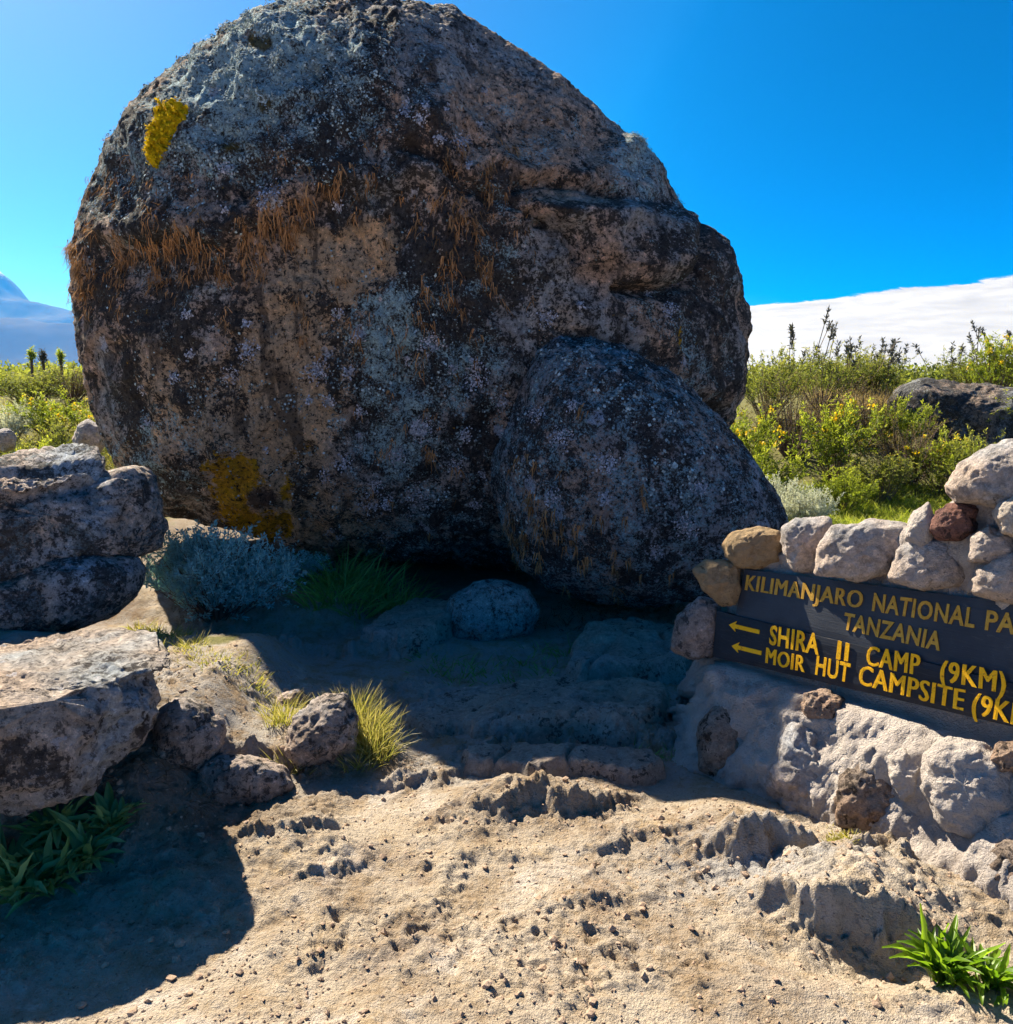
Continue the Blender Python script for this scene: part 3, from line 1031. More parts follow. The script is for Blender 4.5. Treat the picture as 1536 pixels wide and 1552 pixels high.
rock('rock', [(-230, 730), (-60, 715), (0, 701), (50, 690), (100, 685), (130, 688), (165, 704), (205, 714), (225, 743), (235, 790), (228, 826),
              (190, 838), (130, 842), (80, 855), (30, 875), (0, 888), (-80, 905), (-220, 890)], 5.05, .42, M_R1, res=(130, 300), seed=21, boxy=.5, extra=top_extra, smooth=1,
     rough=.6, clip=lambda P: 1.0 + .36 * (P[..., 1] - 4.62) + .03 * fbm(P * 3.3, 3) + .016 * ridged(P * 12, 3) - .10 * np.exp(-((P[..., 1] - 4.86 - .25 * (P[..., 0] + 2.4)) / .05) ** 2), label='grooved grey rock lying on top of the pile at the left edge')
rock('rock', [(-170, 905), (0, 880), (40, 862), (100, 843), (160, 836), (205, 843), (219, 868), (207, 900), (170, 932), (110, 957), (40, 970), (-120, 985)],
     4.85, .36, M_R1, res=(90, 200), seed=22, boxy=.8, rough=.8, label='dark lichened rock wedged in the middle of the left pile')


def slab_extra(px, py, P, N):
    d = .030 * ridged(P * 4.2, 3) + .014 * ridged(P * 15, 2)
    d += .05 * ss(0, 30, poly_sd([(-250, 1035), (0, 1030), (90, 1035), (165, 1060), (150, 1120), (60, 1190), (-250, 1200)], px, py))
    d -= .03 * np.exp(-(line_d([(150, 1160), (175, 1090), (190, 1010), (240, 960)], px, py) / 12) ** 2)
    return d


rock('rock', [(-260, 1015), (-60, 985), (0, 966), (60, 956), (130, 948), (200, 949), (242, 957), (240, 985), (218, 1020), (222, 1060), (190, 1120), (150, 1162), (110, 1190),
              (50, 1206), (0, 1202), (-180, 1195)], 2.98, .40, M_R2, res=(150, 330), seed=23, boxy=.36, extra=slab_extra, smooth=1, rough=.5, clip=lambda P: .598 + .03 * (P[..., 0] + 1.5) + .020 * fbm(P * 4, 3) + .012 * ridged(P * 13, 3) - .02 * (P[..., 1] - 3.0),
     label='large flat-topped tan slab rock overhanging the green leaves at lower left')
rock('rock', [(232, 1140), (238, 1088), (270, 1060), (315, 1070), (336, 1100), (334, 1138), (295, 1168), (245, 1165)], 3.25, .15, M_R3, res=(60, 110), seed=25, rough=1.1,
     label='small brown stone at the right foot of the tan slab')
rock('rock', [(296, 1204), (303, 1166), (332, 1148), (390, 1150), (430, 1165), (445, 1192), (415, 1222), (340, 1226)], 3.22, .15, M_R3, res=(60, 120), seed=26, rough=1.1,
     label='low rounded stone in front of the grass tuft')
rock('rock', [(432, 1140), (446, 1092), (478, 1064), (520, 1062), (538, 1090), (535, 1130), (505, 1160), (450, 1165)], 3.46, .16, M_R3, res=(70, 130), seed=27, rough=1.3,
     label='rugged grey stone wrapped in long yellow-green grass')
rock('rock', [(395, 1085), (425, 1058), (448, 1044), (466, 1056), (458, 1076), (430, 1095)], 3.95, .07, M_R3, res=(40, 70), seed=28, rough=1.2,
     label='small pointed stone behind the grass-wrapped stone')
rock('rock', [(672, 945), (685, 905), (718, 886), (760, 880), (800, 894), (815, 925), (803, 962), (770, 976), (720, 988), (685, 972)], 5.45, .28, M_R5, res=(90, 160), seed=29, rough=.8,
     label='rounded teal-lichened stone in the shade below the boulders')


def bedrock(outl, h, seed, label, z0=0.0, tilt=0.0, mat=None):
    """worn low slab: flat rough top, broken edges, sunk in the soil"""
    w = np.array([gpx(a, b_, z0)[:2] for a, b_ in outl])
    lo, hi = w.min(0) - .08, w.max(0) + .08
    st = .009
    X, Y = np.meshgrid(np.arange(lo[0], hi[0], st), np.arange(lo[1], hi[1], st), indexing='ij')
    q3 = np.stack([X, Y, 0 * X + seed], -1)
    sd_ = poly_sd([tuple(a) for a in w], X, Y) + .05 * noise(q3 * 5) + .03 * noise(q3 * 13) + .012 * noise(q3 * 40)
    cx, cy = w.mean(0)
    top = h * (1 + .5 * fbm(q3 * 1.6, 2)) + tilt * (Y - cy) + .014 * fbm(q3 * 7, 3) + .006 * ridged(q3 * 17, 3) + .004 * fbm(q3 * 50, 2)
    crack = np.abs(noise(q3 * np.array([2.2, 3.2, 1]) + 4))
    top = top - (.012 if mat else .035) * np.exp(-(crack / .035) ** 2)
    if mat:
        top = top + .008 * ridged(q3 * 24, 3) + .012 * fbm(q3 * 14, 3, .65) - .016 * np.maximum(0, fbm(q3 * 11 + 3, 3, .6) - .2)
    base = gz(X, Y, False)
    Z = base - .06 + (top + .06) * ss(-.015, .045, sd_)
    f = grid_faces(X.shape[0], X.shape[1])[:, ::-1]
    f = f[(sd_.ravel()[f] > -.035).any(1)]
    P = np.stack([X, Y, Z], -1).reshape(-1, 3)
    used, inv = np.unique(f, return_inverse=True)
    loc = (cx, cy, float(base.mean()))
    ob = link('bedrock', mesh_np('bedrock', P[used] - np.array(loc), inv.reshape(f.shape), mat or M_R4), None, loc)
    tag(ob, label, 'rock')


bedrock([(848, 1040), (862, 1000), (890, 972), (950, 962), (1020, 964), (1045, 1000), (1030, 1040), (960, 1055), (870, 1058)], .13, 30, 'low bedrock hump in the shade beside the wall end')
bedrock([(590, 1112), (625, 1080), (700, 1056), (790, 1044), (900, 1040), (1010, 1055), (1020, 1100), (985, 1135), (940, 1150), (860, 1135), (800, 1142), (700, 1122), (640, 1122)], .075, 31,
        'broad flat bedrock slab across the shaded path')
bedrock([(690, 1168), (715, 1150), (790, 1148), (850, 1156), (920, 1150), (1000, 1158), (1015, 1182), (960, 1205), (880, 1196), (800, 1204), (730, 1190)], .06, 32, 'lower bedrock ledge at the edge of the boulder shadow')
bedrock([(545, 985), (575, 950), (630, 930), (690, 932), (700, 965), (660, 990), (600, 1000)], .10, 33, 'flat grey stone left of the teal-lichened stone')

# ================================================================== STONE WALL WITH THE SIGN BOARDS
WO = np.array([.93, 3.6, 0.0])
WT = np.array([.63, -math.sqrt(1 - .63 ** 2), 0])
WN = np.array([WT[1], -.63, 0])


def wp(s, n, z):
    return WO + np.multiply.outer(s, WT) + np.multiply.outer(n, WN) + np.multiply.outer(z, [0, 0, 1.0])


def wplane(px, py, n0=0.0):
    d = ray(px, py)
    k = ((WO - CAM) @ WN + n0) / (d @ WN)
    p = CAM + d * k
    return (p - WO) @ WT, p[2], p[1]


t = NT('wall_mortar')
c = t.coord()
n1 = t.noise(c, 5, 6, .65, .3)
n2 = t.noise(c, 26, 5, .7)
n3 = t.noise(c, 110, 4, .75)
col = t.mix(t.step(n1, .35, .65), (.62, .55, .50), (.50, .435, .395))
col = t.mix(t.math('MULTIPLY', t.step(n2, .5, .7), .55), col, (.64, .57, .52))
col = t.mix(t.math('MULTIPLY', t.step(t.noise(c, 8, 5, .7), .58, .70), .5), col, (.27, .215, .185))
col = t.mix(t.math('MULTIPLY', t.step(n3, .57, .68), .5), col, (.2, .165, .15))
nb = t.bump(t.math('ADD', t.math('MULTIPLY', n2, 1.0), t.math('MULTIPLY', n3, .7)), 1.0, .035)
t.principled(col, .95, nb, .1)
M_MORTAR = t.m

wall = empty('stone_wall', (1.35, 2.9, 0))
tag(wall, 'mortared rubble stone wall carrying the dark sign boards at right', 'wall')
wloc = np.array(wall.location)
NSs, NVv = 300, 190
sv = np.linspace(-.34, 2.1, NSs)
ztop = np.interp(sv, [-.4, .0, .1, .3, .55, .7, .84, .95, 1.06, 1.3, 2.1], [.72, .80, .88, .955, 1.0, 1.05, 1.17, 1.28, 1.34, 1.36, 1.34])
nb_ = np.interp(sv, [-.4, -.1, .05, .5, .95, 1.2, 2.1], [.10, .20, .26, .27, .25, .34, .36])
secs = []
for s_, zt, nf in zip(sv, ztop, nb_):
    pts = np.array([[nf + .05, -.15], [nf + .01, .02], [nf * .86, .13], [nf * .64, .24], [.11, .335], [.05, .392], [-.035, .40], [-.055, .50], [-.075, .66], [-.085, .80], [-.088, .83],
                    [-.085, .87], [-.07, max(zt - .05, .885)], [-.15, max(zt - .01, .90)], [-.30, max(zt - .03, .88)], [-.42, zt * .8], [-.47, .4], [-.50, -.15]])
    L = np.concatenate([[0], np.cumsum(np.linalg.norm(np.diff(pts, axis=0), axis=1))])
    uu = np.linspace(0, L[-1], NVv)
    sec = np.stack([np.interp(uu, L, pts[:, 0]), np.interp(uu, L, pts[:, 1])], -1)
    # rounded, lower left end
    k = math.sqrt(max(0.0, min(1.0, (s_ + .34) / .30)))
    sec[:, 0] = -.14 + (sec[:, 0] + .14) * k
    e = float(ss(-.10, .02, np.array(s_)))
    sec[:, 1] = np.where(sec[:, 1] > 0, sec[:, 1] * (.60 * k + (.40) * e * 1.0), sec[:, 1])
    secs.append(sec)
secs = np.array(secs)
ker = np.array([1, 2, 3, 2, 1.]) / 9
for a in range(2):
    tmp = np.pad(secs, ((0, 0), (2, 2), (0, 0)), 'edge')
    secs = sum(tmp[:, i:i + NVv] * ker[i] for i in range(5))
WP = WO + sv[:, None, None] * WT + secs[..., 0:1] * WN + secs[..., 1:2] * np.array([0, 0, 1.0])
NRM = orient(grid_normals(WP, False), WP - (WO + sv[:, None, None] * WT + np.array([0, 0, .35]) - .16 * WN))
face = 1 - ss(.35, .41, secs[..., 1]) * (1 - ss(.80, .84, secs[..., 1])) * (secs[..., 0] > -.12) * ss(-.09, -.05, sv)[:, None]
lump = .040 * fbm(WP * 3.6 + 2, 2) + .020 * ridged(WP * 5.5 + 7, 2) + .018 * fbm(WP * 12, 3) + .011 * fbm(WP * 32, 3, .7) - .02 * np.maximum(0, noise(WP * 17 + 5) - .25)
WP = WP + NRM * (lump * face)[..., None]
link('mortar', mesh_np('mortar', WP - wloc, grid_faces(NSs, NVv), M_MORTAR), wall)

M_ST_TAN = rock_material('tan_wall_stone', mott=.35, dark=(.15, .10, .06), mid=(.42, .31, .20), tan=(.52, .37, .21), tan_amt=.6, lich_amt=0, white_amt=.03, dark_amt=.05, pale_amt=.3, lichen=(.4, .35, .3))
M_ST_PALE = rock_material('pale_wall_stone', mott=.4, dark=(.15, .14, .14), mid=(.52, .495, .48), tan=(.50, .43, .36), tan_amt=.3, lich_amt=.1, white_amt=.05, dark_amt=.1, pale_amt=.6, pale=(.6, .58, .56), lichen=(.33, .35, .38))
M_ST_GREY = rock_material('grey_wall_stone', mott=.5, dark=(.08, .072, .07), mid=(.40, .35, .325), tan=(.5, .42, .36), tan_amt=.25, lich_amt=.1, white_amt=.05, dark_amt=.28, pale_amt=.6, lichen=(.3, .3, .32))
M_ST_BROWN = rock_material('brown_wall_stone', dark=(.05, .038, .032), mott=.5, mid=(.36, .285, .235), tan=(.48, .36, .25), tan_amt=.35, lich_amt=.02, white_amt=.03, dark_amt=.3, pale_amt=.3)
M_ST_RED = rock_material('reddish_wall_stone', dark=(.06, .04, .038), mid=(.23, .135, .12), tan=(.34, .22, .17), tan_amt=.2, lich_amt=0, white_amt=.03, dark_amt=.3, pale_amt=.3)
M_ST_WHITE = rock_material('white_wall_stone', mott=.25, dark=(.3, .28, .26), mid=(.6, .56, .50), tan=(.62, .55, .46), tan_amt=.3, lich_amt=0, white_amt=.0, dark_amt=.0, pale_amt=.3, pale=(.7, .68, .64))


def wstone(outl, n0, depth, mat, seed, boxy=.75, rough=.8, res=(56, 100), label=None):
    cx = sum(p[0] for p in outl) / len(outl)
    cy = sum(p[1] for p in outl) / len(outl)
    Y = wplane(cx, cy, n0)[2]
    ob = rock('stone', outl, Y, depth, mat, res=res, seed=seed, boxy=boxy, rough=rough, parent=wall, smooth=3)
    ob.location = ob.location - wall.location
    if label:
        ob['label'] = label
    return ob


wstone([(1098, 824), (1112, 808), (1150, 800), (1180, 806), (1189, 826), (1180, 850), (1150, 861), (1116, 856), (1101, 842)], -.075, .08, M_ST_TAN, 41)
wstone([(1051, 864), (1070, 851), (1119, 853), (1121, 890), (1114, 917), (1092, 914), (1068, 893)], .0, .08, M_ST_TAN, 42)
wstone([(1186, 802), (1210, 785), (1262, 784), (1256, 828), (1240, 866), (1202, 862), (1190, 836)], -.11, .09, M_ST_PALE, 43)
wstone([(1236, 872), (1246, 830), (1264, 800), (1320, 790), (1378, 795), (1385, 830), (1352, 868), (1300, 878), (1256, 874)], -.05, .08, M_ST_PALE, 44)
wstone([(1345, 880), (1360, 835), (1395, 812), (1445, 826), (1470, 862), (1455, 890), (1400, 892), (1358, 882)], -.06, .07, M_ST_PALE, 45)
wstone([(1412, 800), (1420, 772), (1450, 762), (1482, 770), (1480, 806), (1450, 820), (1424, 815)], -.05, .06, M_ST_RED, 46)
wstone([(1432, 740), (1455, 705), (1500, 680), (1560, 668), (1640, 690), (1650, 760), (1560, 775), (1490, 765), (1450, 758)], -.10, .14, M_ST_PALE, 47, res=(80, 150))
wstone([(1508, 782), (1520, 758), (1545, 748), (1580, 765), (1585, 800), (1550, 815), (1518, 806)], -.0, .06, M_ST_WHITE, 48)
wstone([(1478, 900), (1482, 862), (1510, 840), (1560, 835), (1600, 870), (1590, 905), (1540, 912), (1495, 904)], -.05, .07, M_ST_PALE, 49)
wstone([(1470, 850), (1476, 815), (1500, 800), (1530, 810), (1535, 836), (1500, 850)], -.04, .06, M_ST_PALE, 50)
wstone([(1375, 815), (1385, 780), (1408, 762), (1420, 790), (1412, 822), (1392, 832)], -.06, .06, M_MORTAR, 61)
wstone([(1018, 985), (1030, 935), (1062, 905), (1090, 915), (1092, 960), (1086, 992), (1050, 998)], -.02, .10, M_ST_GREY, 51, boxy=.6)
wstone([(1060, 1165), (1062, 1100), (1085, 1070), (1118, 1072), (1128, 1110), (1122, 1165), (1095, 1185)], .175, .09, M_ST_BROWN, 52)
wstone([(1218, 1078), (1226, 1054), (1250, 1048), (1278, 1062), (1280, 1084), (1250, 1096), (1228, 1092)], 0.067, .06, M_ST_BROWN, 53, rough=1.3)
wstone([(1168, 1190), (1180, 1130), (1205, 1095), (1240, 1100), (1262, 1150), (1268, 1210), (1240, 1228), (1190, 1218)], 0.157, .10, M_ST_PALE, 54, rough=1.3)
wstone([(1268, 1215), (1276, 1180), (1310, 1158), (1345, 1168), (1362, 1200), (1352, 1245), (1310, 1262), (1275, 1248)], 0.167, .10, M_ST_BROWN, 55, rough=1.4)
wstone([(1400, 1190), (1402, 1145), (1430, 1122), (1490, 1130), (1530, 1170), (1535, 1240), (1480, 1270), (1425, 1250)], 0.137, .11, M_MORTAR, 56, rough=1.1)
wstone([(1358, 1190), (1350, 1150), (1372, 1138), (1392, 1165), (1390, 1205), (1370, 1215)], 0.157, .06, M_MORTAR, 58, rough=1.2)
wstone([(1505, 1150), (1515, 1128), (1545, 1125), (1570, 1145), (1555, 1165), (1520, 1168)], 0.107, .06, M_ST_BROWN, 59, rough=1.2)
wstone([(1490, 1330), (1500, 1285), (1540, 1268), (1600, 1290), (1600, 1350), (1540, 1375), (1500, 1360)], 0.217, .10, M_ST_BROWN, 60, rough=1.2)
wstone([(1275, 1300), (1290, 1272), (1330, 1268), (1362, 1285), (1350, 1310), (1300, 1318)], 0.237, .07, M_MORTAR, 66, rough=1.2)

# the boards
t = NT('dark_board_paint')
c = t.coord((1.0, 1.0, 14.0))
n1 = t.noise(t.coord(), 6, 5, .6)
n2 = t.noise(c, 14, 5, .7)
col = t.mix(t.step(n1, .35, .7), (.007, .009, .015), (.016, .019, .028))
col = t.mix(t.math('MULTIPLY', t.step(n2, .54, .70), .6), col, (.05, .05, .055))
col = t.mix(t.math('MULTIPLY', t.step(t.noise(t.coord((1, 1, 5)), 9, 6, .75, .6), .60, .72), .55), col, (.14, .125, .11))
col = t.mix(t.math('MULTIPLY', t.step(t.noise(t.coord(), 130, 3, .7), .66, .74), .4), col, (.16, .15, .15))
t.principled(col, .5, t.bump(n2, .35, .004), .3)
M_BOARD = t.m
t = NT('faded_board_paint')
c = t.coord((1.0, 1.0, 14.0))
n1 = t.noise(t.coord(), 6, 5, .6)
n2 = t.noise(c, 14, 5, .7)
col = t.mix(t.step(n1, .35, .7), (.024, .028, .038), (.042, .047, .058))
col = t.mix(t.math('MULTIPLY', t.step(n2, .54, .70), .6), col, (.05, .05, .055))
col = t.mix(t.math('MULTIPLY', t.step(t.noise(t.coord((1, 1, 5)), 9, 6, .75, .6), .60, .72), .55), col, (.14, .125, .11))
col = t.mix(t.math('MULTIPLY', t.step(t.noise(t.coord(), 130, 3, .7), .66, .74), .4), col, (.16, .15, .15))
t.principled(col, .5, t.bump(n2, .35, .004), .3)
M_BOARD_UP = t.m
M_GOLD = flat_material('weathered_gold_paint', (.46, .24, .03), (.62, .36, .06), 30, .75, .002, (.20, .12, .04))
M_YEL = flat_material('yellow_paint', (.90, .44, .008), (1.0, .54, .012), 30, .7, .002, (.45, .2, .015))


def board(name, corners, n_bot, n_top, thick, label, mat):
    """corners: (s,z) bottom-left, bottom-right, top-right, top-left of the front face; leans back"""
    root = empty(name, tuple(wp(corners[0][0], n_bot, corners[0][1])))
    tag(root, label, 'sign')
    nu, nv = 60, 8
    (b0, z0), (b1, z1), (t1, z2), (t0, z3) = corners
    U, V = np.meshgrid(np.linspace(0, 1, nu), np.linspace(0, 1, nv), indexing='ij')
    sg = (b0 + (b1 - b0) * U) * (1 - V) + (t0 + (t1 - t0) * U) * V
    zg = (z0 + (z1 - z0) * U) * (1 - V) + (z3 + (z2 - z3) * U) * V
    zg = zg + .0022 * noise(np.stack([U * 14, V * 0, V * 3], -1)) * (np.abs(V - .5) > .45)
    slope = (n_top - n_bot) / (z3 - z0)
    ng = n_bot + slope * (zg - z0)
    edge = ((U < 1e-6) | (U > 1 - 1e-6) | (V < 1e-6) | (V > 1 - 1e-6))
    Fp = wp(sg, ng - .003 * edge, zg)
    lean_n = unit(np.cross(WT, wp(t0, n_top, z3) - wp(b0, n_bot, z0)))
    lean_n = lean_n if lean_n @ WN > 0 else -lean_n
    Bp = Fp - lean_n * thick
    v = np.concatenate([Fp.reshape(-1, 3), Bp.reshape(-1, 3)]) - np.array(root.location)
    f = grid_faces(nu, nv)
    m = nu * nv
    fb = f[:, ::-1] + m
    rim = []
    ring = [(i, 0) for i in range(nu)] + [(nu - 1, j) for j in range(1, nv)] + [(i, nv - 1) for i in range(nu - 2, -1, -1)] + [(0, j) for j in range(nv - 2, 0, -1)]
    ids = [i * nv + j for i, j in ring]
    for a, b_ in zip(ids, ids[1:] + ids[:1]):
        rim.append((a, b_, b_ + m, a + m))
    link('board', mesh_np('board', v, np.concatenate([f, fb, np.array(rim)]), mat, False), root)

    def front(px, py, lift=.003):
        """point on the leaning front face under a pixel"""
        P0 = wp(b0, n_bot, z0)
        d = ray(px, py)
        k = ((P0 + lean_n * lift - CAM) @ lean_n) / (d @ lean_n)
        return CAM + d * k
    root_up = unit(np.cross(lean_n, WT))
    root_up = root_up if root_up[2] > 0 else -root_up
    return root, front, lean_n, root_up


def word(root, front, nrm, text, p0, p1, cap_px, mat, name='lettering'):
    """text lying on the board: baseline from pixel p0 to p1"""
    A, B = front(*p0), front(*p1)
    T = front(p0[0], p0[1] - cap_px)
    ax = B - A
    Lw = np.linalg.norm(ax)
    ax = ax / Lw
    up = T - A
    up = up - ax * (up @ ax)
    Hh = np.linalg.norm(up)
    up = up / Hh
    cu = bpy.data.curves.new('txt', 'FONT')
    cu.body = text
    cu.size = 1.0
    cu.extrude = .02
    has_m = 'M' in text
    cu.offset = 0.0 if has_m else .024
    cu.resolution_u = 3
    cu.space_character = 1.08
    ob = bpy.data.objects.new('txt', cu)
    COL.objects.link(ob)
    dg = bpy.context.evaluated_depsgraph_get()
    me = bpy.data.meshes.new_from_object(ob.evaluated_get(dg))
    bpy.data.objects.remove(ob)
    n = len(me.vertices)
    co = np.zeros(n * 3, np.float32)
    me.vertices.foreach_get('co', co)
    co = co.reshape(-1, 3)
    x0, x1 = co[:, 0].min(), co[:, 0].max()
    caps = .729
    V = (A + np.outer((co[:, 0] - x0) / (x1 - x0) * Lw, ax) + np.outer(co[:, 1] / caps * Hh, up) + np.outer(co[:, 2] * .08, nrm))
    if has_m:
        # heavier strokes: three slightly shifted cuts of the same letters, each at its own depth
        dx = ax * (.030 / (x1 - x0) * Lw)
        fs_ = [tuple(pp.vertices) for pp in me.polygons]
        Vs = np.concatenate([V, V - dx + nrm * .0006, V + dx + nrm * .0003])
        fall = [tuple(i + k * n for i in f_) for k in range(3) for f_ in fs_]
        me = bpy.data.meshes.new(name)
        me.from_pydata([tuple(r_) for r_ in Vs], [], fall)
        V = Vs
    # hand-cut wobble
    V = V + np.outer(.0022 * noise(V * 30), up) + np.outer(.0018 * noise(V * 34 + 5), ax)
    V -= np.array(root.location)
    me.vertices.foreach_set('co', V.astype(np.float32).ravel())
    me.update()
    me.name = name
    me.materials.clear()
    me.materials.append(mat)
    return link(name, me, root)


up_s, fr, nr, _ = board('sign_board', [(.045, .607), (1.9, .612), (1.9, .915), (.05, .802)], .004, -.042, .03,
                        'upper dark board with dull gold park name lettering, set in the wall', M_BOARD_UP)
M1 = [('KILIMANJARO', (1130, 894), (1306, 922), 25), ('NATIONAL', (1322, 925), (1477, 951), 28), ('PARK', (1493, 954), (1592, 970), 31), ('TANZANIA', (1277, 953), (1425, 986), 27)]
for tx, p0, p1, ch in M1:
    word(up_s, fr, nr, tx, p0, p1, ch, M_GOLD)
lo_s, fr, nr, upv = board('sign_board', [(-.035, .418), (1.9, .523), (1.9, .622), (-.042, .612)], .040, .014, .035,
                          'lower black board with bright yellow camp names and two arrows', M_BOARD)
M2 = [('SHIRA', (1166, 976), (1241, 992), 30), ('II', (1268, 998), (1286, 1002), 28), ('CAMP', (1314, 1008), (1393, 1024), 32), ('(9KM)', (1426, 1031), (1523, 1051), 33),
      ('MOIR', (1161, 1005), (1219, 1019), 25), ('HUT', (1236, 1021), (1287, 1034), 29), ('CAMPSITE', (1302, 1037), (1460, 1077), 31), ('(9KM)', (1474, 1081), (1572, 1108), 34)]
for tx, p0, p1, ch in M2:
    word(lo_s, fr, nr, tx, p0, p1, ch, M_YEL)
for p0, p1 in (((1105, 947), (1151, 958)), ((1109, 979), (1154, 990))):
    A, B = fr(*p0, .004), fr(*p1, .004)
    ax = unit(B - A)
    L = np.linalg.norm(B - A)
    w2 = .010
    prof = [(0, 0), (.035, .022), (.030, .0085), (L, .0085), (L, -.0085), (.030, -.0085), (.035, -.022)]
    vv = [A + ax * a + upv * b_ for a, b_ in prof] + [A + ax * a + upv * b_ - nr * .006 for a, b_ in prof]
    me = bpy.data.meshes.new('arrow')
    me.from_pydata([tuple(x - np.array(lo_s.location)) for x in vv], [], [(0, 1, 2), (0, 5, 6), (0, 2, 5), (2, 3, 4, 5)] + [(i, (i + 1) % 7, (i + 1) % 7 + 7, i + 7) for i in range(7)])
    me.materials.append(M_YEL)
    link('arrow', me, lo_s)

# ================================================================== VEGETATION
M_STEM = flat_material('woody_stem', (.10, .07, .05), (.22, .16, .11), 30, .9, 0)
M_STEM_D = flat_material('dark_dry_stem', (.09, .06, .05), (.17, .115, .09), 30, .9, 0)
M_HEATH = leaf_material('heath_leaf', (.08, .11, .028), (.27, .30, .065), .6, .6, (.36, .36, .09))
M_HEATH2 = leaf_material('bright_heath_leaf', (.10, .145, .018), (.31, .37, .045), .6, .55, (.38, .42, .06))
M_BROWN = leaf_material('brown_heath_leaf', (.09, .065, .035), (.20, .17, .07), .35, .8, (.24, .20, .08))
M_SILVER = leaf_material('silver_leaf', (.42, .45, .40), (.75, .78, .74), .3, .7)
M_TEAL = leaf_material('blue_grey_leaf', (.13, .29, .30), (.36, .64, .65), .2, .7)
M_FLOWER = leaf_material('yellow_flower', (.70, .42, .01), (.85, .62, .03), .4, .6)
M_HEAD = leaf_material('dark_seed_head', (.045, .05, .055), (.13, .13, .12), .25, .8)
M_GRASS = leaf_material('green_grass', (.16, .24, .02), (.38, .46, .06), .6, .5, (.46, .46, .12))
M_GRASS_Y = leaf_material('straw_green_grass', (.17, .19, .035), (.42, .38, .12), .5, .5, (.58, .50, .26))
M_GRASS_D = leaf_material('shade_grass', (.10, .25, .06), (.22, .42, .11), .4, .5)
M_STRAW = leaf_material('dry_straw', (.26, .19, .10), (.55, .44, .26), .4, .7)
M_DRYROOT = leaf_material('dead_grass', (.06, .042, .03), (.20, .14, .085), .2, .9)
M_BROAD = leaf_material('broad_leaf', (.09, .19, .010), (.26, .42, .03), .6, .38, None, .5)
M_BROAD_D = leaf_material('dull_broad_leaf', (.12, .25, .08), (.28, .45, .18), .35, .5, None, .4)


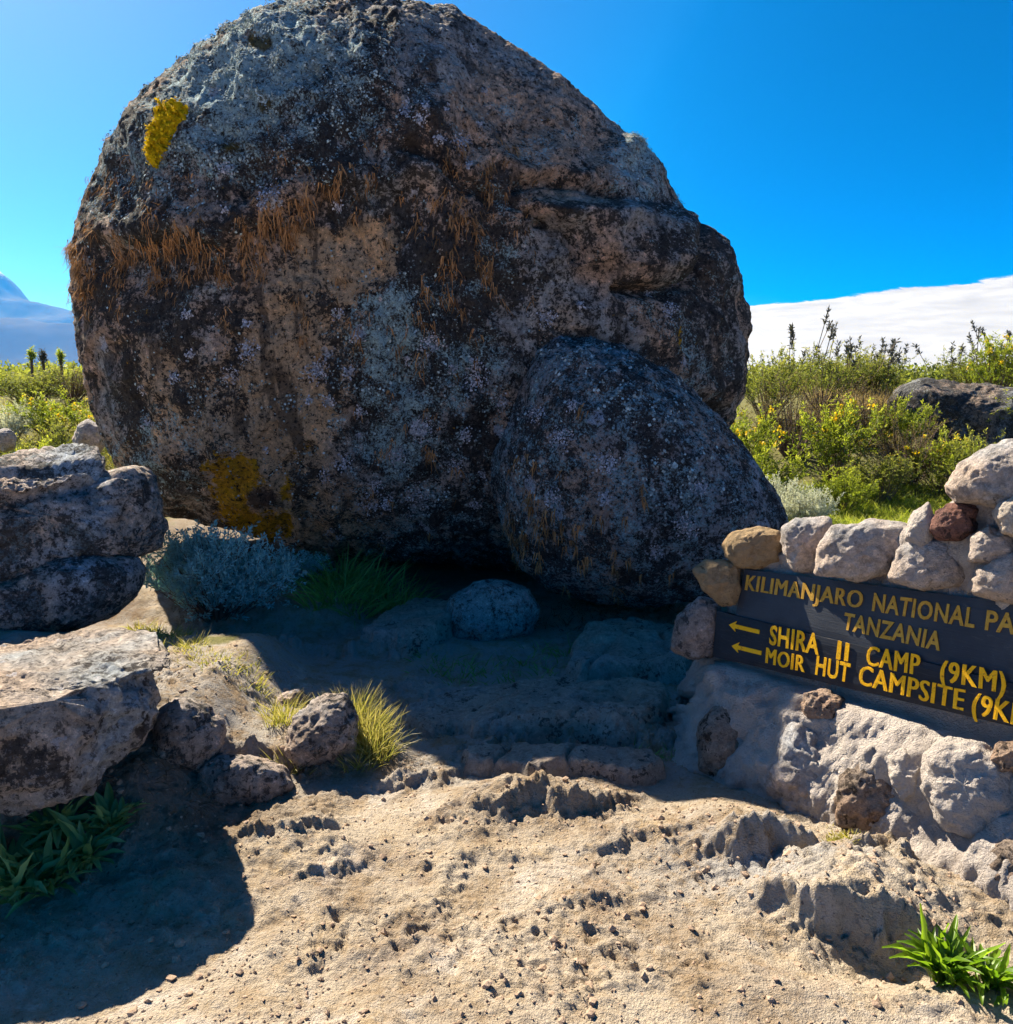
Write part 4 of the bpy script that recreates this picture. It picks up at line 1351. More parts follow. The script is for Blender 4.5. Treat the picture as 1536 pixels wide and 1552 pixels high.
def shrub_meshes(name, seed, W, Ht, nstem, ntwig, nleaf, leaf, lw, mleaf, mstem, spread=1.0, bare=.35, upright=.35, flower=0.0, heads=0, round_=True):
    g = np.random.RandomState(seed)
    ql, qs, qf = Quads(), Quads(), Quads()
    az = g.rand(nstem) * 2 * math.pi
    el = np.sqrt(g.rand(nstem)) * spread
    d0 = np.stack([np.cos(az) * np.sin(el * 1.2), np.sin(az) * np.sin(el * 1.2), np.cos(el * 1.2)], -1)
    # each stem ends on an uneven dome
    tip = np.stack([np.cos(az) * el * W * .5, np.sin(az) * el * W * .5, Ht * np.sqrt(np.clip(1 - (el * .85) ** 2, .05, 1))], -1) * (.72 + .4 * g.rand(nstem, 1))
    base = np.stack([np.cos(az), np.sin(az), 0 * az], -1) * W * .07 * g.rand(nstem, 1)
    mid = base + (tip - base) * .5 + g.normal(size=(nstem, 3)) * .06 * W + np.array([0, 0, .04 * Ht])
    rad = .006 * (Ht / .8 + .4)
    seg = 5
    pts = []
    for k in range(seg + 1):
        u = k / seg
        pts.append((1 - u) ** 2 * base + 2 * u * (1 - u) * mid + u * u * tip)
    pts = np.array(pts)                        # seg+1, n, 3
    for k in range(seg):
        a, b_ = pts[k], pts[k + 1]
        r0, r1 = rad * (1 - .8 * k / seg), rad * (1 - .8 * (k + 1) / seg)
        for s_ in range(3):
            w0, w1 = s_ * 2.0944, (s_ + 1) * 2.0944
            o0 = np.array([math.cos(w0), math.sin(w0), 0])
            o1 = np.array([math.cos(w1), math.sin(w1), 0])
            qs.add(np.stack([a + o0 * r0, a + o1 * r0, b_ + o1 * r1, b_ + o0 * r1], 1), .5, [.5])
    # twigs
    n = nstem * ntwig
    st = np.repeat(np.arange(nstem), ntwig)
    u = bare + (1 - bare) * g.rand(n) ** .8
    B = (1 - u)[:, None] ** 2 * base[st] + (2 * u * (1 - u))[:, None] * mid[st] + (u * u)[:, None] * tip[st]
    dirn = unit(unit(tip - base)[st] * .7 + g.normal(size=(n, 3)) * .55 + np.array([0, 0, upright]))
    tl = (.10 + .14 * g.rand(n)) * (Ht / .8) ** .6
    E = B + dirn * tl[:, None]
    sd_ = unit(np.cross(dirn, g.normal(size=(n, 3))))
    qs.add(np.stack([B - sd_ * .002, B + sd_ * .002, E + sd_ * .001, E - sd_ * .001], 1), .5, [.5])
    # leaves along the twigs
    m = n * nleaf
    tw = np.repeat(np.arange(n), nleaf)
    w_ = .1 + .95 * g.rand(m)
    C = B[tw] + dirn[tw] * (tl[tw] * w_)[:, None] + g.normal(size=(m, 3)) * leaf * .15
    ld = unit(dirn[tw] * (.5 + .3 * w_)[:, None] + g.normal(size=(m, 3)) * .6)
    ls = unit(np.cross(ld, g.normal(size=(m, 3))))
    L = leaf * (.6 + .7 * g.rand(m))[:, None]
    Wd = lw * (.7 + .6 * g.rand(m))[:, None]
    up = np.cross(ld, ls) * L * .12
    clump = np.clip(.5 + .9 * noise(C * 5.0 + seed), 0, 1) * .6 + .4 * g.rand(m)
    ql.add(np.stack([C, C + ld * L * .5 + ls * Wd * .5 + up, C + ld * L, C + ld * L * .5 - ls * Wd * .5 + up], 1), clump, np.repeat((C[:, 2] / Ht)[:, None] * w_[:, None], 4, 1))
    if flower:
        sel = np.where((g.rand(n) < flower) & (E[:, 2] > .5 * Ht) & (noise(E * 3 + seed) > .0))[0]
        for k in range(9):
            c0 = E[sel] + g.normal(size=(len(sel), 3)) * .018
            a = unit(g.normal(size=(len(sel), 3))) * .014
            b_ = unit(np.cross(a, g.normal(size=(len(sel), 3)))) * .014
            qf.add(np.stack([c0 - a, c0 - b_, c0 + a, c0 + b_], 1), g.rand(len(sel)), [.5])
    if heads:
        # tall stalks with dark brush-like heads above the crown
        hs_ = g.permutation(nstem)[:heads]
        p0 = tip[hs_] * .92
        dd = unit(np.array([0, 0, 1.0]) + g.normal(size=(heads, 3)) * .22)
        hl = .22 + .28 * g.rand(heads)
        p1 = p0 + dd * hl[:, None]
        sdv = unit(np.cross(dd, g.normal(size=(heads, 3)))) * .004
        qs.add(np.stack([p0 - sdv, p0 + sdv, p1 + sdv, p1 - sdv], 1), .5, [.5])
        for k in range(34):
            c0 = p1 - dd * (hl * .42 * g.rand(heads))[:, None]
            o = unit(dd * 1.1 + g.normal(size=(heads, 3)) * .75) * (.045 + .02 * g.rand(heads, 1))
            sv_ = unit(np.cross(o, g.normal(size=(heads, 3)))) * .008
            qf.add(np.stack([c0, c0 + o * .5 + sv_, c0 + o, c0 + o * .5 - sv_], 1), g.rand(heads), [.5])
    out = [('stems', qs.mesh(name + '_stems', mstem)), ('foliage', ql.mesh(name + '_foliage', mleaf))]
    if qf.v:
        out.append(('flowers' if flower else 'seed_heads', qf.mesh(name + '_ends', M_FLOWER if flower else M_HEAD)))
    return out


PROTO = {}


def proto(key, variants, **kw):
    PROTO[key] = [shrub_meshes(key, 100 * (len(PROTO) + 1) + i, **kw) for i in range(variants)]


proto('green_heath_shrub', 3, W=1.0, Ht=.75, nstem=44, ntwig=6, nleaf=22, leaf=.034, lw=.011, mleaf=M_HEATH, mstem=M_STEM)
proto('bright_green_shrub', 2, W=1.0, Ht=.7, nstem=46, ntwig=6, nleaf=22, leaf=.045, lw=.014, mleaf=M_HEATH2, mstem=M_STEM)
proto('twiggy_shrub', 2, W=1.0, Ht=.8, nstem=60, ntwig=6, nleaf=9, leaf=.026, lw=.009, mleaf=M_BROWN, mstem=M_STEM_D, bare=.25)
proto('flowering_shrub', 2, W=1.0, Ht=.75, nstem=44, ntwig=6, nleaf=20, leaf=.04, lw=.013, mleaf=M_HEATH2, mstem=M_STEM, flower=.26)
proto('silver_shrub', 2, W=1.0, Ht=.6, nstem=60, ntwig=6, nleaf=22, leaf=.036, lw=.012, mleaf=M_SILVER, mstem=M_STEM, bare=.3)
proto('seed_head_shrub', 2, W=1.0, Ht=.7, nstem=40, ntwig=6, nleaf=16, leaf=.034, lw=.010, mleaf=M_HEATH, mstem=M_STEM_D, heads=17)

_rs = random.Random(5)


def shrub(key, px, Y, w, h, label, group, var=None, dz=-.03):
    """w, h in metres; stands on the ground at the depth Y under picture column px"""
    x = float(at(px, 600, Y)[0])
    z = float(gz(np.array([x]), np.array([Y]))[0])
    ms = PROTO[key][_rs.randrange(len(PROTO[key])) if var is None else var]
    o = empty(key, (x, Y, z + dz), _rs.random() * 6.28)
    hh = {'green_heath_shrub': .75, 'bright_green_shrub': .7, 'twiggy_shrub': .8, 'flowering_shrub': .75, 'silver_shrub': .6, 'seed_head_shrub': .7}[key]
    o.scale = (w, w * _rs.uniform(.9, 1.1), h / hh)
    tag(o, label, {'silver_shrub': 'shrub'}.get(key, 'shrub'), group)
    for n, me in ms:
        c_ = link(n, me, o)
        if n in ('flowers', 'seed_heads'):
            c_['kind'] = 'stuff'
    return o


GR, GL = 'moor shrubs behind the wall', 'moor shrubs left of the boulder'
# right of the boulder
shrub('flowering_shrub', 1135, 10.8, 1.0, .95, 'green shrub with yellow flowers touching the right side of the huge boulder', GR, 0)
shrub('bright_green_shrub', 1160, 10.2, 1.0, .60, 'leafy green shrub just above the shoulder of the leaning boulder', GR, 0)
shrub('twiggy_shrub', 1205, 11.8, 1.3, 1.0, 'brown twiggy shrub between the boulder and the yellow-flowered bush', GR, 0)
shrub('flowering_shrub', 1275, 11.0, 1.3, .95, 'rounded bush with orange-yellow flowers in the middle of the right moor', GR, 1)
shrub('silver_shrub', 1188, 9.4, .62, .52, 'silvery white shrub beside the leaning boulder, the left one of two', GR, 0)
shrub('silver_shrub', 1235, 9.1, .62, .46, 'silvery white shrub over the bright grass, the right one of two', GR, 1)
shrub('bright_green_shrub', 1290, 9.9, .8, .50, 'low green shrub right of the silvery shrubs', GR, 1)
shrub('green_heath_shrub', 1345, 10.3, 1.1, .60, 'dark green shrub above the middle of the bright grass', GR, 0)
shrub('twiggy_shrub', 1385, 10.9, 1.3, .85, 'brown twiggy shrub below the grey outcrop', GR, 1)
shrub('flowering_shrub', 1440, 10.6, 1.0, .74, 'yellow-tipped green shrub just left of the wall top', GR, 0)
shrub('green_heath_shrub', 1490, 10.2, 1.1, .8, 'green shrub peeking over the highest stone of the wall', GR, 2)
shrub('bright_green_shrub', 1365, 12.0, 1.0, .65, 'bright green shrub at the left foot of the grey outcrop', GR, 0)
shrub('twiggy_shrub', 1310, 12.2, 1.2, .85, 'twiggy shrub behind the orange-flowered bush', GR, 0)
shrub('seed_head_shrub', 1245, 13.6, 1.5, 1.0, 'tall shrub with dark seed heads against the cloud, nearest the boulder', GR, 0)
shrub('seed_head_shrub', 1335, 14.6, 1.3, .75, 'shorter shrub with dark seed heads right of the tall one', GR, 1)
shrub('green_heath_shrub', 1165, 13.2, 1.4, .95, 'green skyline shrub half hidden by the boulder edge', GR, 1)
shrub('green_heath_shrub', 1295, 15.0, 1.6, .72, 'dull green skyline shrub behind the dry golden grass', GR, 2)
shrub('seed_head_shrub', 1478, 15.5, 1.5, .85, 'seed-headed shrub on the skyline above the grey outcrop', GR, 0)
shrub('flowering_shrub', 1515, 14.6, 1.2, .95, 'yellowish shrub on the skyline at the right edge', GR, 1)
shrub('green_heath_shrub', 1560, 12.2, 1.2, .75, 'dark shrub in front of the outcrop at the right edge', GR, 0)
# left of the boulder
shrub('bright_green_shrub', 55, 10.0, 1.0, .72, 'bright yellow-green shrub left of the huge boulder, above the rock pile', GL, 0)
shrub('green_heath_shrub', 108, 11.2, 1.2, .68, 'green shrub hugging the left edge of the huge boulder', GL, 1)
shrub('silver_shrub', 14, 9.0, .75, .50, 'silvery shrub above the grooved rock at the left edge', GL, 0)
shrub('silver_shrub', 8, 12.2, .75, .55, 'silvery rounded shrub higher up at the left edge', GL, 1)
shrub('flowering_shrub', 75, 12.4, 1.2, .62, 'yellow-tipped shrub in the middle of the left moor', GL, 0)
shrub('twiggy_shrub', 100, 9.3, .9, .55, 'brown twiggy shrub just above the grooved rock', GL, 0)
shrub('green_heath_shrub', 45, 14.0, 1.6, .62, 'dull green skyline shrub under the distant slope', GL, 0)
shrub('twiggy_shrub', 110, 14.5, 1.4, .55, 'twiggy skyline shrub beside the boulder under the distant slope', GL, 1)
shrub('silver_shrub', 150, 8.8, .5, .42, 'small silvery shrub tucked between the pile and the huge boulder', GL, 0)
shrub('bright_green_shrub', 128, 9.2, .6, .45, 'small green shrub tucked behind the grooved rock beside the boulder', GL, 1)
shrub('green_heath_shrub', 5, 10.8, 1.0, .6, 'dark green shrub between the two silvery shrubs at the left edge', GL, 2)


# tall stalk plants (giant groundsel like) on the left skyline
def stalk_plant(px, Y, h, label, head=True):
    x = float(at(px, 540, Y)[0])
    z = float(gz(np.array([x]), np.array([Y]))[0])
    o = empty('groundsel', (x, Y, z - .05), _rs.random() * 6)
    tag(o, label, 'plant', 'tall stalk plants on the left skyline')
    g = np.random.RandomState(int(px) + 3)
    q = Quads()
    base = np.zeros((10, 3))
    for k in range(10):
        a = k * .6283
        q.add(np.array([[[math.cos(a) * .03, math.sin(a) * .03, 0], [math.cos(a + .63) * .03, math.sin(a + .63) * .03, 0],
                         [math.cos(a + .63) * .02 + .03, math.sin(a + .63) * .02, h * .85], [math.cos(a) * .02 + .03, math.sin(a) * .02, h * .85]]]), .4, [.5])
    link('trunk', q.mesh('groundsel_trunk', M_STEM_D), o)
    q = Quads()
    n = 240
    d0 = unit(g.normal(size=(n, 3)) * np.array([1, 1, 1]) + np.array([0, 0, .5]))
    strips(q, np.tile([.03, 0, h * .80], (n, 1)) + g.normal(size=(n, 3)) * np.array([.02, .02, .05]), d0, .05 + .05 * g.rand(n), .014, 3, .0, g=g, taper=2)
    link('leaf_head', q.mesh('groundsel_leaves', M_HEATH2 if head else M_HEAD), o)
    q = Quads()
    n = 110
    strips(q, np.tile([.02, 0, h * .2], (n, 1)) + np.stack([0 * g.rand(n), 0 * g.rand(n), h * .58 * g.rand(n)], -1), unit(g.normal(size=(n, 3)) * np.array([1, 1, .3]) + np.array([0, 0, -.5])),
           .07 + .04 * g.rand(n), .012, 2, .8, g=g)
    link('dead_leaves', q.mesh('groundsel_skirt', M_BROWN), o)


stalk_plant(45, 15.5, .98, 'stalk plant with a yellow-green head at far left of the skyline')
stalk_plant(66, 15.8, .95, 'dark-headed thin stalk plant between the two green-headed ones', False)
stalk_plant(92, 15.5, .92, 'stalk plant with a green head nearest the huge boulder')


# scrub farther out on the moor: a low mass that reads as one
def scatter_scrub():
    g = np.random.RandomState(77)
    q = Quads()
    n = 1500
    Yv = 16.5 + 90 * g.rand(n) ** 2.2
    side = g.rand(n) < .5
    pxv = np.where(side, 1100 + 520 * g.rand(n), -90 + 260 * g.rand(n))
    xv = (pxv - 768) / F * Yv
    zv = gz(xv, Yv)
    hgt = (.25 + .4 * g.rand(n)) * (1 + .15 * (Yv > 30))
    for k in range(46):
        c0 = np.stack([xv + g.normal(size=n) * .35, Yv + g.normal(size=n) * .35, zv + hgt * g.rand(n) ** .7], -1)
        o = unit(g.normal(size=(n, 3)) + np.array([0, 0, .7])) * .09
        s_ = unit(np.cross(o, g.normal(size=(n, 3)))) * .028
        q.add(np.stack([c0, c0 + o * .5 + s_, c0 + o, c0 + o * .5 - s_], 1), np.clip(g.rand(n) * .6 + .4 * (np.sin(xv * 1.3) > 0), 0, 1), [.5])
    tag(link('moorland_scrub', q.mesh('moorland_scrub', M_HEATH)), 'low scrub covering the far moor up to the skyline', 'scrub', kind='stuff')


scatter_scrub()

# grey outcrop and half-hidden rocks on the moor
M_OUT = rock_material('outcrop_rock', dark=(.045, .043, .043), patch=1.8, mid=(.22, .20, .19), tan_amt=.1, lich_amt=.3, white_amt=.1, dark_amt=.62, pale_amt=.7, spot=8, lichen=(.26, .28, .28))
rock('rock', [(1340, 660), (1352, 618), (1368, 592), (1400, 577), (1450, 586), (1510, 592), (1620, 600), (1640, 700), (1500, 712), (1400, 700)], 13.2, 1.0, M_OUT, res=(90, 170), seed=71, rough=1.4,
     boxy=.7, label='dark grey rock outcrop on the moor at the right')
rock('rock', [(112, 668), (118, 645), (134, 637), (152, 645), (165, 668), (150, 685), (122, 684)], 9.6, .2, M_ST_PALE, res=(36, 60), seed=72, rough=1.2,
     label='pale stone on the moor against the left side of the boulder')
rock('rock', [(-8, 672), (2, 652), (14, 650), (24, 662), (22, 678), (6, 684)], 9.9, .16, M_ST_PALE, res=(36, 60), seed=73, rough=1.2,
     label='small pale stone among the shrubs at the left edge')


# ---- grasses
def tuft(q, x, y, z, n, ln, spread, width=.005, g=rng, lean=.55, droop=.7, r0=.06):
    a = g.rand(n) * 6.283
    r = r0 * np.sqrt(g.rand(n))
    base = np.stack([x + np.cos(a) * r, y + np.sin(a) * r, np.full(n, z) - .01], -1)
    d0 = np.stack([np.cos(a) * lean * spread, np.sin(a) * lean * spread, np.ones(n)], -1) + g.normal(size=(n, 3)) * .22
    strips(q, base, d0, ln * (.5 + .7 * g.rand(n)), width * (.7 + .6 * g.rand(n)), 4, droop, g=g, wob=.06)


def grass_thing(name, spots, mat, label, cat='grass', n=60, ln=.15, width=.005, spread=1.0, droop=.7, r0=.06, seed=1, kind=None, lift=0.0):
    g = np.random.RandomState(seed)
    q = Quads()
    x0, y0 = spots[0][:2]
    zz = gz(np.array([s_[0] for s_ in spots]), np.array([s_[1] for s_ in spots]), True)
    z0 = float(zz[0])
    for s_, zk in zip(spots, zz):
        k = s_[2] if len(s_) > 2 else 1.0
        tuft(q, s_[0], s_[1], float(zk) + lift, int(n * k), ln * (.6 + .4 * k), spread, width, g, droop=droop, r0=r0)
    o = link(name, q.mesh(name, mat, (x0, y0, z0)), None, (x0, y0, z0))
    return tag(o, label, cat, kind=kind)


def gp(px, py, z=0.0):
    p = gpx(px, py, z)
    return float(p[0]), float(p[1])


g = np.random.RandomState(3)
# bright turf behind the wall
spots = []
for k in range(750):
    px = 1160 + 320 * g.rand()
    Y = 8.2 + 2.6 * g.rand()
    spots.append((float(at(px, 770, Y)[0]), Y, .6 + .6 * g.rand()))
grass_thing('turf', spots, M_GRASS, 'bright green turf below the shrubs behind the wall', 'grass', n=26, ln=.17, width=.008, r0=.11, kind='stuff', seed=4)
spots = []
for k in range(420):
    px = 1240 + 160 * g.rand()
    Y = 12.9 + 2.0 * g.rand()
    spots.append((float(at(px, 600, Y)[0]), Y, .6 + .6 * g.rand()))
grass_thing('dry_grass', spots, M_STRAW, 'dry golden grass below the skyline shrubs at right', 'grass', n=20, ln=.26, width=.008, r0=.12, kind='stuff', seed=5)
spots = []
for k in range(520):
    px = -60 + 250 * g.rand()
    Y = 8.6 + 5.5 * g.rand()
    spots.append((float(at(px, 640, Y)[0]), Y, .6 + .6 * g.rand()))
grass_thing('moor_grass', spots, M_GRASS_Y, 'pale green grass between the shrubs left of the boulder', 'grass', n=22, ln=.22, width=.008, r0=.13, kind='stuff', seed=6)

# tuft of long grass round the rugged stone
spots = []
for (px, Y, k) in [(548, 3.50, 1.0), (562, 3.46, 1.0), (572, 3.50, 1.2), (556, 3.56, 1.2), (542, 3.62, 1.2), (528, 3.66, 1.0), (578, 3.44, .8), (508, 3.70, .7), (566, 3.56, 1.1), (550, 3.66, 1.1),
                   (428, 3.56, .5), (440, 3.60, .5), (418, 3.58, .4), (450, 3.34, .35), (436, 3.33, .35), (535, 3.36, .4), (555, 3.37, .5), (430, 3.66, .4)]:
    spots.append((float(at(px, 1120, Y)[0]), Y, k))
grass_thing('grass_tuft', spots, M_GRASS_Y, 'long yellow-green grass tuft around the rugged grey stone', n=85, ln=.17, width=.004, r0=.05, spread=.8, droop=.6, seed=8)
sp = []
for k in range(34):
    x, y = gp(228 + 75 * g.rand(), 985 + 45 * g.rand(), .1)
    sp.append((x, y, .4 + .5 * g.rand()))
grass_thing('short_grass', sp, M_GRASS_Y, 'short sunlit grass right of the tan slab', n=22, ln=.085, width=.005, r0=.06, kind='stuff', seed=9)
sp = []
for k in range(70):
    u = g.rand()
    x, y = gp(280 + 140 * u + 12 * g.randn(), 1045 + 35 * u + 12 * g.randn(), .08)
    sp.append((x, y, .4 + .5 * g.rand()))
grass_thing('short_grass', sp, M_GRASS_Y, 'thin sunlit grass along the edge of the boulder shadow', n=16, ln=.06, width=.004, r0=.06, kind='stuff', seed=10)
sp = []
for k in range(10):
    x, y = gp(205 + 25 * g.rand(), 910 + 15 * g.rand(), .2)
    sp.append((x, y, .6))
grass_thing('grass_tuft', sp, M_GRASS_Y, 'small sunlit grass tuft between the rock pile and blue-grey shrub', kind='stuff', n=24, ln=.10, width=.006, r0=.07, seed=11)
sp = []
for k in range(26):
    x, y = gp(480 + 135 * g.rand(), 905 + 42 * g.rand())
    sp.append((x, y, .6 + .6 * g.rand()))
grass_thing('grass_tuft', sp, M_GRASS_D, 'dark green grass tuft in the shade under the huge boulder', n=40, ln=.30, width=.009, r0=.10, spread=1.2, seed=12)
sp = []
for k in range(40):
    x, y = gp(640 + 230 * g.rand(), 985 + 50 * g.rand())
    sp.append((x, y, .3 + .4 * g.rand()))
grass_thing('shade_grass', sp, M_GRASS_D, 'sparse dark grass around the teal-lichened stone', n=16, ln=.12, width=.006, r0=.10, kind='stuff', seed=13)
sp = []
for k in range(16):
    x, y = gp(945 + 95 * g.rand(), 1145 + 15 * g.rand())
    sp.append((x, y, .3 + .5 * g.rand()))
grass_thing('shade_grass', sp, M_GRASS_D, 'little strip of dark grass at the foot of the wall end', n=18, ln=.05, width=.004, r0=.05, kind='stuff', seed=14)
sp = []
for k in range(60):
    x, y = gp(800 + 260 * g.rand(), 915 + 40 * g.rand())
    sp.append((x, y, .3 + .4 * g.rand()))
grass_thing('dead_grass', sp, M_DRYROOT, 'brown dead grass under the leaning boulder', n=16, ln=.16, width=.006, r0=.12, kind='stuff', droop=1.6, seed=15)
sp = []
for k in range(70):
    x, y = gp(175 + 130 * g.rand(), 1090 + 150 * g.rand(), .05)
    sp.append((x, y, .3 + .5 * g.rand()))
grass_thing('dead_grass', sp, M_DRYROOT, 'tangle of dead grass and roots beside the tan slab', n=18, ln=.13, width=.004, r0=.07, kind='stuff', droop=2.0, spread=1.6, seed=16)
# moss cushions by the wall foot
sp = []
for k in range(26):
    x, y = gp(1285 + 20 * g.randn(), 1288 + 16 * g.randn(), .03)
    sp.append((x, y, .6))
grass_thing('moss_cushion', sp, M_GRASS_Y, 'yellow-green moss cushion at the foot of the wall', 'moss', n=40, ln=.028, width=.005, r0=.028, seed=17, droop=.3)
sp = []
for k in range(9):
    x, y = gp(1222 + 14 * g.randn(), 1228 + 4 * g.randn())
    sp.append((x, y, .5))
grass_thing('moss_cushion', sp, M_GRASS_Y, 'thin moss line where the shadow meets the wall', 'moss', n=20, ln=.02, width=.004, r0=.025, seed=18, droop=.3)

# blue-grey shrub under the huge boulder
def big_silver():
    ms = shrub_meshes('blue_grey_shrub', 901, 1.0, .55, 120, 8, 26, .030, .010, M_TEAL, M_STEM_D, bare=.25, upright=.5)
    x, y = gp(322, 928, .13)
    o = empty('blue_grey_shrub', (x, y + .12, gfine(x, y) - .02))
    o.scale = (1.05, .6, .98)
    tag(o, 'dense blue-grey shrub at the foot of the huge boulder', 'shrub')
    for n, me in ms:
        link(n, me, o)
    ms = shrub_meshes('blue_grey_shrub', 902, .8, .4, 60, 7, 24, .030, .010, M_TEAL, M_STEM_D, bare=.25, upright=.4)
    x, y = gp(425, 905, .1)
    o = empty('blue_grey_shrub', (x, y + .25, gfine(x, y + .25) - .04))
    o.scale = (.8, .55, .6)
    tag(o, 'lower blue-grey shrub in deep shade right of the dense one', 'shrub')
    for n, me in ms:
        link(n, me, o)


big_silver()


# ---- broad-leaved rosettes: every leaf a part
def broad_leaf_mesh(L, W, arch, seed, mat):
    g = np.random.RandomState(seed)
    n = 9
    u = np.linspace(0, 1, n)
    prof = W * np.sin(math.pi * np.clip(u * .93 + .05, 0, 1)) ** .75 * (.35 + .65 * np.minimum(1, u * 2.2))
    ang = arch[0] + (arch[1] - arch[0]) * u
    x = np.concatenate([[0], np.cumsum(np.cos(ang[:-1]) * L / (n - 1))])
    z = np.concatenate([[0], np.cumsum(np.sin(ang[:-1]) * L / (n - 1))])
    sway = .06 * L * np.sin(u * 3 + g.rand() * 6)
    rows = []
    for k in (-1, -.5, 0, .5, 1):
        lift = abs(k) * prof * .35 + .004 * np.sin(u * 22 + k * 3) * abs(k)
        rows.append(np.stack([x - np.sin(ang) * lift, sway + k * prof / 2 * 1.0, z + np.cos(ang) * lift], -1))
    V = np.array(rows).transpose(1, 0, 2)
    f = grid_faces(n, 5)
    r = np.full(n * 5, g.rand())
    return mesh_np('leaf', V.reshape(-1, 3), f, mat, True, {'rnd': r, 't': np.repeat(u, 5)})


def rosette(px, py, z, nleaf, L, W, mat, label, group=None, seed=0, up=(1.15, .1)):
    x, y = gp(px, py, z)
    g = np.random.RandomState(seed)
    o = empty('broad_leaved_plant', (x, y, gfine(x, y) - .005))
    tag(o, label, 'plant', group)
    lib = [broad_leaf_mesh(L * (.75 + .45 * g.rand()), W * (.8 + .4 * g.rand()), (up[0] + .25 * g.randn(), up[1] + .5 * g.randn()), seed * 50 + k, mat) for k in range(min(nleaf, 14))]
    for k in range(nleaf):
        lf = link('leaf', lib[k % len(lib)], o, (g.normal() * .012, g.normal() * .012, 0))
        lf.rotation_euler = (g.normal() * .12, g.normal() * .22, k * 2.399 + g.normal() * .3)
        s_ = .75 + .45 * g.rand()
        lf.scale = (s_, s_, s_)


rosette(1432, 1462, .05, 64, .155, .019, M_BROAD, 'glossy bright green long-leaved plant at the lower right corner', None, 1, (1.3, .55))
rosette(1505, 1478, .05, 40, .125, .018, M_BROAD, 'smaller leafy plant at the right edge beside the glossy long-leaved one', None, 2, (.9, -.2))
GB = 'leafy plants below the tan slab'
for i, (px, py, n, L, lab) in enumerate([
        (70, 1335, 22, .19, 'long-leaved green plant in the shade, front middle of the lower left clump'),
        (8, 1315, 20, .20, 'long-leaved green plant at the left edge below the tan slab'),
        (125, 1308, 20, .18, 'leafy plant right of the front middle one of the lower left clump'),
        (172, 1272, 18, .17, 'leafy plant at the right end of the lower left clump'),
        (95, 1278, 18, .18, 'leafy plant close under the overhang of the tan slab'),
        (25, 1352, 18, .17, 'lowest leafy plant of the lower left clump at the left edge')]):
    rosette(px, py, .05, int(n * 1.7), L, .028, M_BROAD_D, lab, GB, 10 + i, (1.05, .15))

# ---- loose stones and grit on the trail
M_PEB = flat_material('trail_pebble', (.28, .19, .13), (.46, .34, .25), 30, .95, .004, (.2, .15, .12), .1)


def grit():
    g = np.random.RandomState(91)
    n = 9000
    Yv = 1.75 + 2.6 * g.rand(n) ** 1.25
    xv = (g.rand(n) * 1.5 - .75) * Yv * .95
    keep = noise(np.stack([xv * 2.2, Yv * 2.2, 0 * xv], -1)) + .35 * g.randn(n) > -.15
    xv, Yv = xv[keep], Yv[keep]
    n = len(xv)
    zv = gz(xv, Yv, True)
    sz = .0018 + .010 * g.rand(n) ** 9 + .0032 * g.rand(n)
    ico = np.array([[0, 0, 1], [.894, 0, .447], [.276, .851, .447], [-.724, .526, .447], [-.724, -.526, .447], [.276, -.851, .447], [.724, .526, -.447], [-.276, .851, -.447],
                    [-.894, 0, -.447], [-.276, -.851, -.447], [.724, -.526, -.447], [0, 0, -1]])
    fc = np.array([[0, 1, 2], [0, 2, 3], [0, 3, 4], [0, 4, 5], [0, 5, 1], [1, 6, 2], [2, 7, 3], [3, 8, 4], [4, 9, 5], [5, 10, 1], [6, 7, 2], [7, 8, 3], [8, 9, 4], [9, 10, 5], [10, 6, 1],
                   [11, 7, 6], [11, 8, 7], [11, 9, 8], [11, 10, 9], [11, 6, 10]])
    V = ico[None] * (1 + .35 * g.randn(n, 12, 1).clip(-1, 1)) * (sz[:, None, None] * (.7 + .6 * g.rand(n, 1, 3)) * np.array([1, 1, .75]))
    V = V + np.stack([xv, Yv, zv + sz * .2], -1)[:, None]
    Fm = fc[None] + (np.arange(n) * 12)[:, None, None]
    tag(link('grit', mesh_np('grit', V.reshape(-1, 3), Fm.reshape(-1, 3), M_PEB, False)), 'loose grit and crumbs of soil strewn over the trail', 'grit', kind='stuff')


grit()

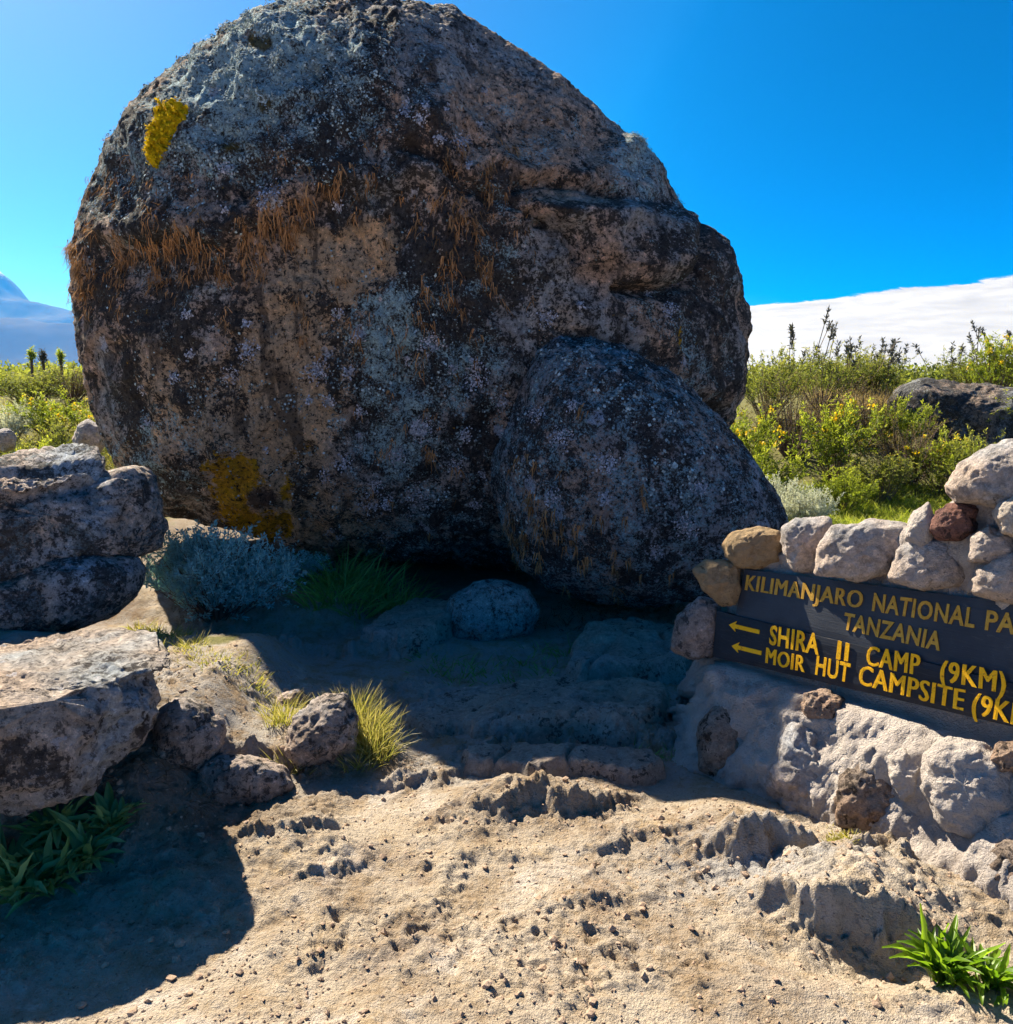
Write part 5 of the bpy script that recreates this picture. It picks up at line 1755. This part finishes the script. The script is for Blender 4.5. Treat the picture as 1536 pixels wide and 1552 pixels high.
# ================================================================== FAR AWAY: mountain, cloud bank, air
def mountain():
    t = NT('mountain_rock')
    c = t.coord()
    n1 = t.noise(c, .004, 7, .65)
    n2 = t.noise(c, .02, 6, .7)
    geo_ = t.n('ShaderNodeSeparateXYZ')
    t.l(c, geo_.inputs[0])
    snow = t.step(t.math('ADD', geo_.outputs[2], t.math('MULTIPLY', t.math('SUBTRACT', n2, .5), 420.0)), 735.0, 765.0)
    col = t.mix(t.step(n1, .38, .62), (.015, .017, .02), (.035, .036, .038))
    col = t.mix(snow, col, (.8, .82, .85))
    t.principled(col, .95, None, .1)
    nx, ny = 240, 120
    X, Y = np.meshgrid(np.linspace(-9400, 400, nx), np.linspace(3600, 7700, ny), indexing='ij')
    pxc = 768 + F * X / 6300.0
    crest = np.interp(pxc, [-1300, -700, -400, -150, -60, 0, 35, 60, 110, 250, 500, 800, 1050], [200, 330, 600, 800, 780, 725, 530, 505, 462, 330, 150, 0, -20])
    pr = np.exp(-((Y - 6300) / 900) ** 2)
    P = np.stack([X / 900, Y / 900, 0 * X], -1)
    z = crest * pr * (1 + .10 * (ridged(P * 2.2, 4) - .4) * (1 - .75 * np.exp(-((Y - 6300) / 200) ** 2))) + crest * pr * .02 * fbm(P * 9, 3)
    crest2 = np.interp(768 + F * X / 4500, [-900, -300, 0, 110, 400, 900], [520, 380, 300, 262, 150, -10])
    z = np.maximum(z, crest2 * np.exp(-((Y - 4500) / 420) ** 2) * (1 + .06 * fbm(P * 4 + 2, 4)))
    z = z - 12 * np.exp(-z / 40)
    me = mesh_np('mountain', np.stack([X, Y, z], -1).reshape(-1, 3), grid_faces(nx, ny)[:, ::-1], t.m)
    tag(link('mountain', me), kind='structure')


mountain()


def cloud():
    t = NT('cloud_white')
    c = t.coord((.55, .35, 4.0))
    n1 = t.noise(c, .0016, 7, .66, .8)
    d = t.n('ShaderNodeBsdfDiffuse')
    t.put(d.inputs['Color'], t.mix(t.step(n1, .35, .65), (.52, .522, .526), (.60, .60, .595)))
    tr = t.n('ShaderNodeBsdfTranslucent')
    tr.inputs['Color'].default_value = (.5, .5, .5, 1)
    m = t.n('ShaderNodeMixShader')
    m.inputs[0].default_value = .35
    t.l(d.outputs[0], m.inputs[1])
    t.l(tr.outputs[0], m.inputs[2])
    # the upper rim thins out into wisps
    a_e = t.attr('rim')
    nw = t.noise(t.coord((1.0, .5, 3.0)), .0022, 7, .68, .5)
    al = t.step(t.math('ADD', a_e, t.math('MULTIPLY', t.math('SUBTRACT', nw, .5), 1.3)), .75, .45)
    tp = t.n('ShaderNodeBsdfTransparent')
    m2 = t.n('ShaderNodeMixShader')
    t.l(al, m2.inputs[0])
    t.l(tp.outputs[0], m2.inputs[1])
    t.l(m.outputs[0], m2.inputs[2])
    t.l(m2.outputs[0], t.out.inputs['Surface'])
    # a wide sloping bank of stratus: its sunlit upper side tilts towards the viewer
    nx, nv = 260, 90
    xs = np.linspace(600, 16000, nx)
    U, V = np.meshgrid(xs, np.linspace(0, 1, nv), indexing='ij')
    Y0, Y1 = 9000.0, 14500.0
    pxe = 768 + F * U / Y1
    top = np.interp(pxe, [700, 1000, 1140, 1240, 1330, 1420, 1536, 1700, 2000], [505, 478, 459, 452, 437, 430, 408, 392, 380])
    ztop = (570 - top) / F * Y1
    Yv = Y0 + (Y1 - Y0) * V
    z = -150 + (ztop + 150) * V ** 1.05
    P = np.stack([U / 900, Yv / 900, 0 * U], -1)
    z = z + (22 * fbm(P * np.array([.6, 1.6, 1]), 4) + 5 * fbm(P * np.array([5.0, 3, 1]), 3)) * (.25 + .75 * V)
    # the far side rolls over and comes down
    back = np.stack([U[:, :1] + np.zeros((1, 12)), Y1 + np.linspace(80, 2500, 12)[None] + 0 * U[:, :1], z[:, -1:] - (np.linspace(0, 1, 12)[None] ** 1.5) * (z[:, -1:] + 200)], -1)
    G = np.concatenate([np.stack([U, Yv, z], -1), back], 1)
    rim = np.concatenate([ss(.86, 1.0, V), np.ones((nx, 12))], 1)
    me = mesh_np('cloud_bank', G.reshape(-1, 3), grid_faces(nx, nv + 12)[:, ::-1], t.m, True, {'rim': rim})
    tag(link('cloud_bank', me), 'white cloud bank along the right horizon rising to the right', 'cloud')


cloud()

hz = NT('thin_blue_air')
pv = hz.n('ShaderNodeVolumePrincipled')
pv.inputs['Color'].default_value = (.02, .28, 1.0, 1)
pv.inputs['Absorption Color'].default_value = (1, 1, 1, 1)
pv.inputs['Density'].default_value = 1.3e-4
pv.inputs['Anisotropy'].default_value = .1
hz.l(pv.outputs[0], hz.out.inputs['Volume'])
x0, x1, y0, y1, z0, z1 = -9900, 450, -80, 7900, -40, 1000
vv = [(x, y, z) for x in (x0, x1) for y in (y0, y1) for z in (z0, z1)]
me = bpy.data.meshes.new('haze')
me.from_pydata(vv, [], [(0, 1, 3, 2), (4, 6, 7, 5), (0, 4, 5, 1), (2, 3, 7, 6), (0, 2, 6, 4), (1, 5, 7, 3)])
me.materials.append(hz.m)
tag(link('haze', me), 'thin blue haze in the air before the mountain', 'haze', kind='stuff')
